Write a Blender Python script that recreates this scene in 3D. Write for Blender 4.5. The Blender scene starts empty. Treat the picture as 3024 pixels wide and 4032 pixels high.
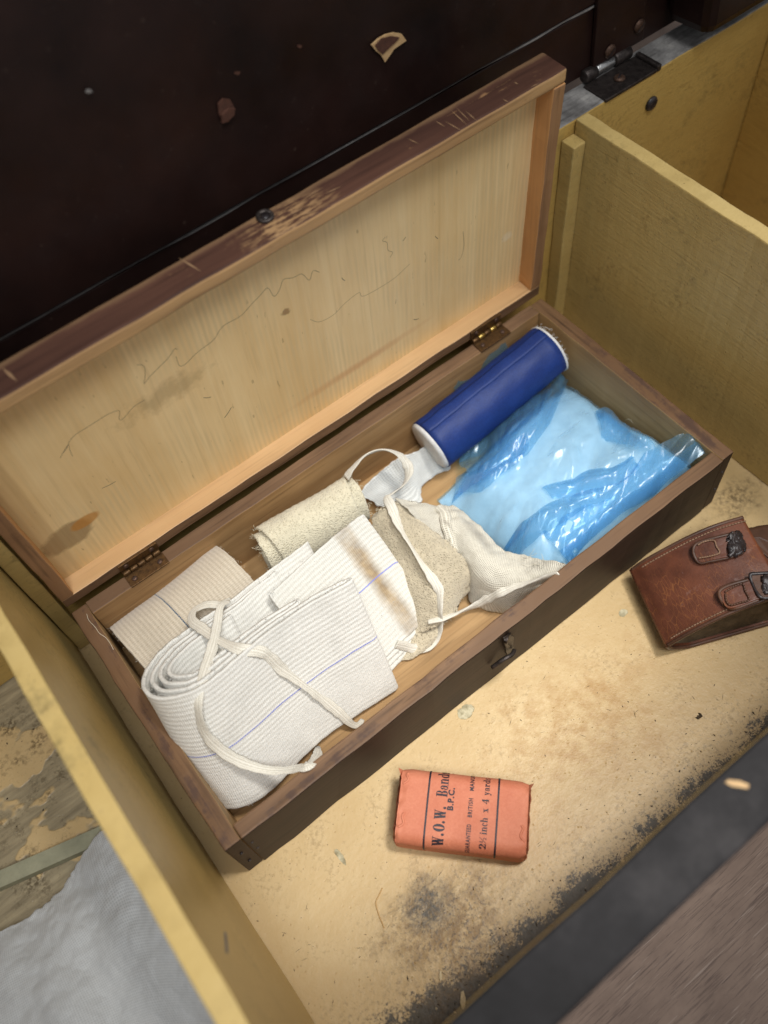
import bpy, bmesh, math, random
from math import sin, cos, pi, radians, sqrt, exp, atan2
from mathutils import Vector, Matrix, noise
from mathutils.bvhtree import BVHTree
random.seed(7)
S = bpy.context.scene
COL = S.collection
# ------------------------------------------------------------------ camera
CC = Vector((0.03715932, -0.12835604, 0.48175069))
RR = Matrix(((0.78816737, -0.61006229, -0.08134005), (-0.55795053, -0.65246816, -0.51281235), (0.25977569, 0.44956568, -0.85463869)))
FPX = 3550.678
cam = bpy.data.cameras.new('camera'); camo = bpy.data.objects.new('camera', cam); COL.objects.link(camo)
M3 = Matrix((RR[0], -RR[1], -RR[2])).transposed()
camo.matrix_world = Matrix.Translation(CC) @ M3.to_4x4()
cam.sensor_fit = 'VERTICAL'; cam.sensor_height = 36; cam.sensor_width = 27
cam.lens = FPX / 4032 * 36; cam.clip_start = .01; cam.clip_end = 20
cam.dof.use_dof = True; cam.dof.focus_distance = .478; cam.dof.aperture_fstop = 5.2
S.camera = camo
# ------------------------------------------------------------------ light
S.view_settings.view_transform = 'Standard'; S.view_settings.look = 'None'
S.view_settings.exposure = -.06; S.view_settings.gamma = 1
W = bpy.data.worlds.new('World'); S.world = W; W.use_nodes = True
W.node_tree.nodes['Background'].inputs[0].default_value = (.94, .965, 1, 1)
W.node_tree.nodes['Background'].inputs[1].default_value = .44
def area(name, loc, tgt, size, power, col, spread=180):
    l = bpy.data.lights.new(name, 'AREA'); l.energy = power; l.size = size; l.color = col; l.shape = 'DISK'; l.spread = radians(spread)
    o = bpy.data.objects.new(name, l); COL.objects.link(o); o.location = loc
    o.rotation_euler = (Vector(tgt) - Vector(loc)).to_track_quat('-Z', 'Y').to_euler(); return o
area('ceiling_lamp', (.46, -.20, 1.35), (.15, .0, .03), .24, .31, (1, .965, .91), 22)
area('fill_lamp', (-.02, -.58, 1.55), (.17, .06, .04), .6, .74, (.98, .99, 1), 29)  # added fill from above the front, brightens upright faces; no known window
S.cycles.use_denoising = True
S.cycles.max_bounces = 6; S.cycles.transparent_max_bounces = 16
S.render.film_transparent = False
# ------------------------------------------------------------------ pixel -> place helpers (reference picture 1659 px wide)
K = 1.82278
def ray(x, y): return RR.transposed() @ Vector(((x * K - 1512) / FPX, (y * K - 2016) / FPX, 1))
def P(x, y, z=0.): d = ray(x, y); return CC + d * ((z - CC.z) / d.z)
def PY(x, y, Y): d = ray(x, y); return CC + d * ((Y - CC.y) / d.y)
def T(x, y): return ((400 + x * .7836) / K, (1800 + y * .7836) / K)
def U(x, y): return ((1300 + x * .6028) / K, (1700 + y * .6028) / K)
def V_(x, y): return ((1500 + x * .8439) / K, (1200 + y * .8439) / K)
def L4(x, y): return ((2400 + x * .3761) / K, (1950 + y * .3761) / K)
def TZ(x, y, z): return P(*T(x, y), z)
def UZ(x, y, z): return P(*U(x, y), z)
def VZ(x, y, z): return P(*V_(x, y), z)
def hit(x, y, trees, lift=0.):
    d = ray(x, y).normalized(); best = None
    for t in trees:
        h = t.ray_cast(CC, d)
        if h[0] is not None and (best is None or h[3] < best[3]): best = h
    if best is None: return None
    return CC + d * (best[3] - lift)
# ------------------------------------------------------------------ object helpers
def tag(o, label=None, cat=None, group=None, kind=None):
    if label: o['label'] = label
    if cat: o['category'] = cat
    if group: o['group'] = group
    if kind: o['kind'] = kind
    return o
def empty(name, loc=(0, 0, 0), rz=0, label=None, cat=None, group=None):
    o = bpy.data.objects.new(name, None); o.empty_display_size = .02; COL.objects.link(o)
    o.location = loc; o.rotation_euler = (0, 0, rz)
    return tag(o, label, cat, group)
def mesh(name, vs, fs, mats, parent=None, smooth=True, fm=None, uv=None, local=False):
    """vs in world coordinates unless local; a child keeps its data relative to its (already placed) parent"""
    off = Vector((0, 0, 0))
    if parent is not None and not local:
        p = parent
        while p is not None: off += p.location; p = p.parent
    elif parent is None and not local:
        n = len(vs); off = Vector((sum(v[0] for v in vs) / n, sum(v[1] for v in vs) / n, min(v[2] for v in vs)))
    me = bpy.data.meshes.new(name)
    me.from_pydata([Vector(v) - off for v in vs], [], fs)
    if not isinstance(mats, (list, tuple)): mats = [mats]
    for m in mats: me.materials.append(m)
    if fm: me.polygons.foreach_set('material_index', fm)
    if smooth: me.polygons.foreach_set('use_smooth', [True] * len(fs))
    if uv:
        ul = me.uv_layers.new(name='UVMap'); buf = []
        for p in me.polygons:
            for vi in p.vertices: buf += uv[vi]
        ul.data.foreach_set('uv', buf)
    me.update()
    o = bpy.data.objects.new(name, me); COL.objects.link(o)
    if parent is not None: o.parent = parent
    elif not local: o.location = off
    return o
def tree_of(o):
    p = Matrix.Identity(4); q = o
    while q is not None: p = Matrix.LocRotScale(q.location, q.rotation_euler, None) @ p; q = q.parent
    return BVHTree.FromPolygons([p @ v.co for v in o.data.vertices], [list(f.vertices) for f in o.data.polygons])
def bevel(o, w=.0006, seg=2, ang=35):
    m = o.modifiers.new('bevel', 'BEVEL'); m.width = w; m.segments = seg; m.limit_method = 'ANGLE'; m.angle_limit = radians(ang)
    return o
def nz(p, s=1., seed=0.): return noise.noise(Vector((p[0] * s + seed, p[1] * s - seed * 1.7, p[2] * s + seed * .6)))
def board(name, lo, hi, mats, parent=None, cuts=14, jit=.00025, bw=.0006, side=None, seed=0., frame=None):
    """a wooden board; mats = one material or dict by face direction '+x','-y',... ; edges slightly uneven"""
    d = [hi[i] - lo[i] for i in range(3)]; ax = d.index(max(d))
    n = [1, 1, 1]; n[ax] = cuts
    vs = []; idx = {}
    def vid(i, j, k):
        key = (i, j, k)
        if key not in idx:
            p = Vector((lo[0] + d[0] * i / n[0], lo[1] + d[1] * j / n[1], lo[2] + d[2] * k / n[2]))
            c = [(lo[q] + hi[q]) / 2 for q in range(3)]
            for q in range(3):
                if q != ax: p[q] += jit * nz(p, 45, seed + q * 9) * 1.5 + jit * .6 * nz(p, 160, seed + q * 5)
            idx[key] = len(vs); vs.append(p)
        return idx[key]
    fs = []; fdir = []
    def quad(a, b, c_, d_, nm): fs.append((a, b, c_, d_)); fdir.append(nm)
    for i in range(n[0]):
        for j in range(n[1]):
            quad(vid(i, j, 0), vid(i, j + 1, 0), vid(i + 1, j + 1, 0), vid(i + 1, j, 0), '-z')
            quad(vid(i, j, n[2]), vid(i + 1, j, n[2]), vid(i + 1, j + 1, n[2]), vid(i, j + 1, n[2]), '+z')
    for i in range(n[0]):
        for k in range(n[2]):
            quad(vid(i, 0, k), vid(i + 1, 0, k), vid(i + 1, 0, k + 1), vid(i, 0, k + 1), '-y')
            quad(vid(i, n[1], k), vid(i, n[1], k + 1), vid(i + 1, n[1], k + 1), vid(i + 1, n[1], k), '+y')
    for j in range(n[1]):
        for k in range(n[2]):
            quad(vid(0, j, k), vid(0, j, k + 1), vid(0, j + 1, k + 1), vid(0, j + 1, k), '-x')
            quad(vid(n[0], j, k), vid(n[0], j + 1, k), vid(n[0], j + 1, k + 1), vid(n[0], j, k + 1), '+x')
    if frame: vs = [frame(v) for v in vs]
    if isinstance(mats, dict):
        ml = []; mi = {}
        for k_ in ('+x', '-x', '+y', '-y', '+z', '-z'):
            m = mats.get(k_, mats['*'])
            if m not in ml: ml.append(m)
            mi[k_] = ml.index(m)
        o = mesh(name, vs, fs, ml, parent, False, [mi[q] for q in fdir])
    else: o = mesh(name, vs, fs, mats, parent, False)
    return bevel(o, bw, 2)
def crom(pts, n):
    """n samples of a Catmull-Rom curve, about even in length"""
    pts = [Vector(p) for p in pts]
    q = [pts[0] * 2 - pts[1]] + pts + [pts[-1] * 2 - pts[-2]]
    dense = []
    for i in range(1, len(q) - 2):
        for k in range(24):
            t = k / 24; a, b, c, d = q[i - 1], q[i], q[i + 1], q[i + 2]
            dense.append(.5 * ((2 * b) + (c - a) * t + (2 * a - 5 * b + 4 * c - d) * t * t + (3 * b - a - 3 * c + d) * t ** 3))
    dense.append(pts[-1])
    ls = [0]
    for i in range(1, len(dense)): ls.append(ls[-1] + (dense[i] - dense[i - 1]).length)
    out = []; j = 0
    for k in range(n):
        s = ls[-1] * k / (n - 1)
        while j < len(ls) - 2 and ls[j + 1] < s: j += 1
        f = (s - ls[j]) / max(1e-9, ls[j + 1] - ls[j]); out.append(dense[j].lerp(dense[j + 1], min(1, max(0, f))))
    return out
def crom_u(pts, n):
    """n samples even in parameter (keeps the rows of a control grid together)"""
    q = [pts[0] * 2 - pts[1]] + pts + [pts[-1] * 2 - pts[-2]]; m = len(pts) - 1; out = []
    for k in range(n):
        u = m * k / (n - 1); i = min(m - 1, int(u)); t = u - i; a, b, c, d = q[i], q[i + 1], q[i + 2], q[i + 3]
        out.append(.5 * ((2 * b) + (c - a) * t + (2 * a - 5 * b + 4 * c - d) * t * t + (3 * b - a - 3 * c + d) * t ** 3))
    return out
def shell(name, grid, th, mats, parent=None, uvs=None, outer=None, inner=None):
    """closed sheet of thickness th around a grid of points; outer/inner(i,j) add height along the normal"""
    nu, nv = len(grid), len(grid[0]); vs = []; uv = []
    nor = []
    for i in range(nu):
        r = []
        for j in range(nv):
            a = grid[min(nu - 1, i + 1)][j] - grid[max(0, i - 1)][j]; b = grid[i][min(nv - 1, j + 1)] - grid[i][max(0, j - 1)]
            r.append(a.cross(b).normalized())
        nor.append(r)
    us = [0.]
    for i in range(1, nu): us.append(us[-1] + (grid[i][nv // 2] - grid[i - 1][nv // 2]).length)
    vsl = [0.]
    for j in range(1, nv): vsl.append(vsl[-1] + (grid[nu // 2][j] - grid[nu // 2][j - 1]).length)
    for sgn, fn in ((1, outer), (-1, inner)):
        for i in range(nu):
            for j in range(nv):
                vs.append(grid[i][j] + nor[i][j] * sgn * (th / 2 + (fn(i, j) if fn else 0))); uv.append((us[i], vsl[j]))
    N = nu * nv; fs = []
    for i in range(nu - 1):
        for j in range(nv - 1):
            a = i * nv + j; fs.append((a, a + nv, a + nv + 1, a + 1)); fs.append((N + a, N + a + 1, N + a + nv + 1, N + a + nv))
    for i in range(nu - 1):
        a = i * nv; fs.append((a, N + a, N + a + nv, a + nv)); a += nv - 1; fs.append((a, a + nv, N + a + nv, N + a))
    for j in range(nv - 1):
        fs.append((j, j + 1, N + j + 1, N + j)); a = (nu - 1) * nv + j; fs.append((a, N + a, N + a + 1, a + 1))
    return mesh(name, vs, fs, mats, parent, True, None, uv)
def strip(name, top, bot, n, m, th, mats, parent=None, rib=.0026, ribh=.00028, seed=1.):
    A = crom_u([Vector(p) for p in top], n); B = crom_u([Vector(p) for p in bot], n)
    grid = []
    for i in range(n):
        row = []
        for j in range(m):
            v = j / (m - 1); p = A[i].lerp(B[i], v)
            e = (.00045 * nz(p, 300, seed)) * (1 if j in (0, m - 1) else .3)
            p = p + (B[i] - A[i]).normalized() * e + Vector((0, 0, .0006 * nz(p, 60, seed + 3)))
            p = p + Vector((.5, .6, .8)) * (.0009 * nz(p, 34, seed + 7) + .0005 * nz(p, 75, seed + 9)); row.append(p)
        grid.append(row)
    w = (A[0] - B[0]).length
    def rf(i, j):
        v = j / (m - 1) * w; edge = min(1, j / 3, (m - 1 - j) / 3)
        p = grid[i][j]
        return edge * ribh * (sin(2 * pi * v / rib + .5 * nz(p, 40, seed)) + .5 * nz(p, 700, seed))
    return shell(name, grid, th, mats, parent, outer=rf, inner=rf)
def patch(name, rows, nu, nv, th, mats, parent=None, wr=None, fine=.0002, fs=400, edge=.0008, seed=2.):
    """smooth cloth through a grid of control points"""
    cols = [crom_u([Vector(p) for p in r], nv) for r in rows]
    grid = [[None] * nv for _ in range(nu)]
    for j in range(nv):
        c = crom_u([cols[i][j] for i in range(len(rows))], nu)
        for i in range(nu):
            p = c[i]
            if wr: p = p + wr(p, i / (nu - 1), j / (nv - 1))
            p = p + Vector((0, 0, fine * nz(p, fs, seed)))
            if edge and (i in (0, nu - 1) or j in (0, nv - 1)): p = p + Vector((nz(p, 350, seed + 5), nz(p, 350, seed + 8), .3 * nz(p, 350, seed + 9))) * edge
            grid[i][j] = p
    return shell(name, grid, th, mats, parent)
def tube(name, pts, r, mats, parent=None, n=None, seg=8, flat=1., twist=0., up=(0, 0, 1), taper=False, rn=0.):
    """ribbon or cord: elliptical section, half width r, half height r*flat"""
    L = sum((Vector(pts[i + 1]) - Vector(pts[i])).length for i in range(len(pts) - 1))
    n = n or max(6, int(L / (r * 1.2))); C = crom(pts, n); vs = []; uv = []; fs = []
    for i, c in enumerate(C):
        t = (C[min(n - 1, i + 1)] - C[max(0, i - 1)]).normalized(); u = Vector(up); u = (u - t * u.dot(t)).normalized(); s = t.cross(u)
        a0 = twist(i / (n - 1)) if callable(twist) else twist * i / (n - 1)
        k = 1 - .6 * abs(2 * i / (n - 1) - 1) ** 6 if taper else 1.
        rr = r * k * (1 + rn * nz(c, 220, 3.)); 
        for q in range(seg):
            a = 2 * pi * q / seg; x, y = cos(a) * rr, sin(a) * rr * flat
            x = math.copysign(abs(cos(a)) ** .7, cos(a)) * rr
            xx = x * cos(a0) - y * sin(a0); yy = x * sin(a0) + y * cos(a0)
            vs.append(c + s * xx + u * yy); uv.append((i * L / n, q / seg * r * 4))
    for i in range(n - 1):
        for q in range(seg):
            a = i * seg + q; b = i * seg + (q + 1) % seg; fs.append((a, b, b + seg, a + seg))
    fs.append(tuple(range(seg - 1, -1, -1))); fs.append(tuple(range((n - 1) * seg, n * seg)))
    return mesh(name, vs, fs, mats, parent, True, None, uv)
def lathe_between(name, a, b, prof, mats, parent=None, seg=48, oval=1., jit=0., fm=None, up=(0, 0, 1)):
    """surface of revolution about the line a-b; prof = [(t,radius)]"""
    a, b = Vector(a), Vector(b); t = (b - a).normalized(); u = Vector(up)
    if abs(t.dot(u)) > .95: u = Vector((1, 0, 0))
    u = (u - t * u.dot(t)).normalized(); s = t.cross(u); vs = []; fs = []; uv = []
    for i, (q, r) in enumerate(prof):
        c = a.lerp(b, q)
        for k in range(seg):
            an = 2 * pi * k / seg; d = s * cos(an) + u * sin(an) * oval; p = c + d * r
            if jit: p += d * jit * nz(p, 130, 4.)
            vs.append(p); uv.append((k / seg * 2 * pi * .017, q * (b - a).length))
    m = len(prof)
    for i in range(m - 1):
        for k in range(seg):
            x = i * seg + k; y = i * seg + (k + 1) % seg; fs.append((x, y, y + seg, x + seg))
    fs.append(tuple(range(seg - 1, -1, -1))); fs.append(tuple(range((m - 1) * seg, m * seg)))
    return mesh(name, vs, fs, mats, parent, True, fm, uv)
# ------------------------------------------------------------------ material helpers
def srgb(r, g, b):
    f = lambda c: (c / 255 / 12.92) if c <= 10 else ((c / 255 + .055) / 1.055) ** 2.4
    return (f(r), f(g), f(b), 1)
class NT:
    def __init__(s, name):
        s.m = bpy.data.materials.new(name); s.m.use_nodes = True; s.t = s.m.node_tree; s.n = s.t.nodes; s.l = s.t.links
        s.p = s.n['Principled BSDF']; s.out = s.n['Material Output']; s._tc = None
    def tc(s, k='Object'):
        if s._tc is None: s._tc = s.n.new('ShaderNodeTexCoord')
        return s._tc.outputs[k]
    def set(s, inp, v):
        if hasattr(v, 'is_linked') or hasattr(v, 'links'): s.l.new(v, inp)
        else: inp.default_value = v
    def map(s, c, scale=(1, 1, 1), loc=(0, 0, 0), rot=(0, 0, 0)):
        n = s.n.new('ShaderNodeMapping'); s.l.new(c, n.inputs[0]); n.inputs['Location'].default_value = loc; n.inputs['Rotation'].default_value = rot; n.inputs['Scale'].default_value = scale; return n.outputs[0]
    def noise(s, c, scale=10, det=3, rough=.55, dist=0, col=False):
        n = s.n.new('ShaderNodeTexNoise'); s.l.new(c, n.inputs['Vector']); n.inputs['Scale'].default_value = scale; n.inputs['Detail'].default_value = det; n.inputs['Roughness'].default_value = rough; n.inputs['Distortion'].default_value = dist
        return n.outputs['Color' if col else 'Fac']
    def voro(s, c, scale=10, feat='F1', out='Distance', rnd=1):
        n = s.n.new('ShaderNodeTexVoronoi'); n.feature = feat; s.l.new(c, n.inputs['Vector']); n.inputs['Scale'].default_value = scale; n.inputs['Randomness'].default_value = rnd; return n.outputs[out]
    def ramp(s, f, stops, interp='LINEAR'):
        n = s.n.new('ShaderNodeValToRGB'); n.color_ramp.interpolation = interp; s.set(n.inputs[0], f); e = n.color_ramp.elements
        while len(e) < len(stops): e.new(.5)
        for q, (p, c) in zip(e, stops):
            q.position = p; q.color = c if isinstance(c, (tuple, list)) else (c, c, c, 1)
        return n.outputs[0]
    def mix(s, f, a, b, mode='MIX'):
        n = s.n.new('ShaderNodeMix'); n.data_type = 'RGBA'; n.blend_type = mode; s.set(n.inputs[0], f); s.set(n.inputs[6], a); s.set(n.inputs[7], b); return n.outputs[2]
    def math(s, op, a, b=0., c=0., clamp=False):
        n = s.n.new('ShaderNodeMath'); n.operation = op; n.use_clamp = clamp; s.set(n.inputs[0], a); s.set(n.inputs[1], b); s.set(n.inputs[2], c); return n.outputs[0]
    def sep(s, c):
        n = s.n.new('ShaderNodeSeparateXYZ'); s.l.new(c, n.inputs[0]); return n.outputs
    def bump(s, h, st=.3, d=.001, nrm=None):
        n = s.n.new('ShaderNodeBump'); s.l.new(h, n.inputs['Height']); n.inputs['Strength'].default_value = st; n.inputs['Distance'].default_value = d
        if nrm is not None: s.l.new(nrm, n.inputs['Normal'])
        return n.outputs[0]
    def blob(s, c, ctr, rad, soft=.35, ns=60, namp=.6, rot=0.):
        """mask: 1 inside an uneven spot of its own shape"""
        m = s.map(c, (1 / rad[0], 1 / rad[1], 1 / (rad[2] if len(rad) > 2 else 1e6)), (0, 0, 0), (0, 0, 0))
        n = s.n.new('ShaderNodeVectorMath'); n.operation = 'SUBTRACT'; s.l.new(m, n.inputs[0]); n.inputs[1].default_value = (ctr[0] / rad[0], ctr[1] / rad[1], ctr[2] / rad[2] if len(rad) > 2 else 0)
        q = s.n.new('ShaderNodeVectorMath'); q.operation = 'LENGTH'; s.l.new(n.outputs[0], q.inputs[0])
        d = s.math('ADD', q.outputs['Value'], s.math('MULTIPLY', s.math('SUBTRACT', s.noise(c, ns, 5, .65), .5), namp * 2))
        return s.ramp(d, [(max(0, .75 - soft), 1.), (min(1, .75 + soft), 0.)])
    def fin(s, col, rough=.6, nrm=None, spec=.5, **kw):
        s.set(s.p.inputs['Base Color'], col); s.set(s.p.inputs['Roughness'], rough); s.p.inputs['Specular IOR Level'].default_value = spec
        if nrm is not None: s.l.new(nrm, s.p.inputs['Normal'])
        for k, v in kw.items(): s.set(s.p.inputs[k.replace('_', ' ')], v)
        return s.m
def wood(name, dark, light, axis=0, sc=1., rough=.6, pores=.5, wear=None, wearcol=None, wear_amt=.5, bump=.25, spec=.4, saw=False, tint=None):
    t = NT(name); c = t.tc()
    s1 = [90 * sc] * 3; s1[axis] = 5 * sc
    s2 = [420 * sc] * 3; s2[axis] = 14 * sc
    g = t.noise(t.map(c, s1), 1, 5, .6, .6); f = t.noise(t.map(c, s2), 1, 3, .6, .2); big = t.noise(c, 16, 3, .6)
    v = t.math('ADD', t.math('MULTIPLY', g, .65), t.math('MULTIPLY', big, .35))
    col = t.ramp(v, [(.30, dark), (.70, light)])
    pm = t.ramp(f, [(.30, 1.), (.46, 0.)])
    col = t.mix(t.math('MULTIPLY', pm, pores), col, tuple(x * .45 for x in dark[:3]) + (1,))
    if tint: col = t.mix(t.ramp(t.noise(c, 9, 3, .6), [(.42, 0.), (.66, 1.)]), col, tint)
    h = t.math('ADD', g, t.math('MULTIPLY', f, .7))
    if saw:
        w = t.n.new('ShaderNodeTexWave'); w.bands_direction = saw; w.inputs['Scale'].default_value = 105; w.inputs['Distortion'].default_value = 1.2; w.inputs['Detail'].default_value = 2; w.inputs['Detail Scale'].default_value = .6; t.l.new(c, w.inputs['Vector'])
        amp = t.ramp(t.noise(c, 22, 2, .6), [(.42, .1), (.62, 1.)])
        col = t.mix(t.math('MULTIPLY', t.math('MULTIPLY', w.outputs['Fac'], amp), .5), col, tuple(x * .72 for x in light[:3]) + (1,)); h = t.math('ADD', h, t.math('MULTIPLY', w.outputs['Fac'], .4))
    if wear is not None:
        m = t.ramp(t.math('ADD', t.math('MULTIPLY', t.noise(t.map(c, s1, (3, 1, 2)), 1, 6, .7, .5), .6), t.math('MULTIPLY', t.noise(c, 55, 5, .7), .4)), [(wear, 0.), (wear + .06, 1.)])
        col = t.mix(t.math('MULTIPLY', m, wear_amt), col, wearcol)
    return t, col, t.bump(h, bump, .0006), rough, spec
def wfin(x, **kw): t, col, n, r, sp = x; return t.fin(col, r, n, sp, **kw)
# ------------------------------------------------------------------ materials
# box wood
m_ext = wfin(wood('dark_stained_wood', srgb(38, 28, 23), srgb(62, 46, 37), 0, 1, .55, .5, .66, srgb(112, 86, 62), .5, spec=.25))
m_ext_y = wfin(wood('dark_stained_wood_side', srgb(42, 30, 24), srgb(68, 50, 40), 1, 1, .55, .5, .64, srgb(118, 90, 64), .6, spec=.25))
m_rim = wfin(wood('worn_rim_wood', srgb(82, 60, 44), srgb(154, 120, 88), 0, 1, .55, .75, .54, srgb(74, 56, 48), .8, tint=srgb(108, 82, 60), spec=.3))
m_rim_y = wfin(wood('worn_rim_wood_side', srgb(82, 60, 42), srgb(154, 118, 82), 1, 1, .55, .75, .54, srgb(78, 58, 50), .8, tint=srgb(112, 84, 60), spec=.3))
m_raw = wfin(wood('raw_oak', srgb(134, 100, 62), srgb(186, 150, 104), 0, 1, .6, .55, .66, srgb(110, 82, 54), .6))
m_raw_y = wfin(wood('raw_oak_side', srgb(140, 108, 68), srgb(190, 158, 112), 1, 1, .6, .35, .66, srgb(120, 92, 62), .5))
m_bot = wfin(wood('raw_bottom_board', srgb(150, 116, 74), srgb(192, 156, 108), 0, 1.2, .65, .5, .6, srgb(110, 82, 50), .5))
m_rail = wfin(wood('orange_pine_rail', srgb(184, 144, 98), srgb(210, 174, 128), 0, .9, .5, .3, .68, srgb(160, 108, 60), .5))
m_rail_z = wfin(wood('orange_pine_rail_upright', srgb(176, 126, 76), srgb(204, 152, 98), 2, .9, .5, .25))
def lidtop():
    t, col, n, r, sp = wood('reddish_lid_edge', srgb(60, 38, 31), srgb(92, 62, 49), 0, 1, .6, .4, .60, srgb(160, 122, 84), .7, spec=.2); c = t.tc()
    y = t.math('ADD', t.sep(c)[1], t.math('MULTIPLY', t.math('SUBTRACT', t.noise(t.map(c, (40, 160, 40)), 1, 5, .7), .5), .006))
    m = t.ramp(t.math('MULTIPLY', t.math('SUBTRACT', y, .1660), 250.), [(.2, 0.), (.8, 1.)]); col = t.mix(t.math('MULTIPLY', m, .75), col, srgb(128, 100, 72))
    sc = t.math('MULTIPLY', t.blob(c, (.178, .16, 0), (.030, .012), .4, 90, .6), t.ramp(t.noise(t.map(c, (120, 700, 60)), 1, 4, .7), [(.46, 0.), (.56, 1.)])); col = t.mix(t.math('MULTIPLY', sc, .75), col, srgb(176, 140, 98))
    return t.fin(col, r, n, sp)
m_lidtop = lidtop()
m_lidside = wfin(wood('reddish_lid_side', srgb(78, 50, 38), srgb(124, 88, 64), 2, 1, .45, .5, .6, srgb(160, 124, 88), .5))
m_lidrim = wfin(wood('worn_lid_rim', srgb(140, 106, 72), srgb(192, 154, 106), 0, 1, .5, .5, .57, srgb(100, 70, 52), .6))
m_lidrim_z = wfin(wood('worn_lid_rim_upright', srgb(112, 80, 56), srgb(158, 120, 84), 2, 1, .5, .5, .56, srgb(96, 66, 50), .6))
# lid panel: pale plywood, sawn upright ripple, stains
def panel_mat():
    x = wood('pale_plywood_panel', srgb(218, 182, 124), srgb(240, 212, 160), 2, .8, .45, .16, saw='X', bump=.25)
    t, col, nrm, r, sp = x; c = t.tc()
    cc = t.map(c, (1, 0, 1))
    m1 = t.blob(c, (.022, 0, .095), (.020, 1, .013), .10, 90, .35); m1b = t.blob(c, (.010, 0, .104), (.012, 1, .008), .2, 110, .4)
    col = t.mix(t.math('MULTIPLY', m1, .62), col, srgb(120, 92, 56))
    m2 = t.blob(c, (.034, 0, .0985), (.011, 1, .0058), .1, 60, .15); col = t.mix(t.math('MULTIPLY', m2, .75), col, srgb(186, 124, 40))
    m3 = t.blob(c, (.170, 0, .155), (.0034, 1, .0026), .2, 500, .6); col = t.mix(t.math('MULTIPLY', m3, .7), col, srgb(128, 88, 40))
    m4 = t.blob(c, (.098, 0, .150), (.030, 1, .010), .4, 140, .9); col = t.mix(t.math('MULTIPLY', m4, .38), col, srgb(128, 100, 60))
    m5 = t.blob(c, (.05, 0, .19), (.07, 1, .022), .5, 30, .5); col = t.mix(t.math('MULTIPLY', m5, .3), col, srgb(196, 146, 84))
    m6 = t.blob(c, (.205, 0, .083), (.06, 1, .004), .5, 60, .5); col = t.mix(t.math('MULTIPLY', m6, .5), col, srgb(200, 140, 90))
    m7 = t.blob(c, (.319, 0, .110), (.005, 1, .004), .3, 260, .5); col = t.mix(t.math('MULTIPLY', m7, .5), col, srgb(235, 220, 190))
    sp_ = t.ramp(t.noise(t.map(c, (420, 420, 120)), 1, 2, .5), [(.72, 0.), (.76, 1.)]); col = t.mix(t.math('MULTIPLY', sp_, .35), col, srgb(110, 80, 44))
    x0 = t.sep(c)[0]; lm = t.ramp(t.math('ADD', t.math('MULTIPLY', x0, 10.), t.math('MULTIPLY', t.noise(t.map(c, (60, 1, 4)), 1, 3), .04)), [(.20, 1.), (.215, 0.)])
    col = t.mix(t.math('MULTIPLY', lm, .30), col, srgb(140, 104, 62))
    return t.fin(col, r, nrm, .45)
m_panel = panel_mat()
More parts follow.
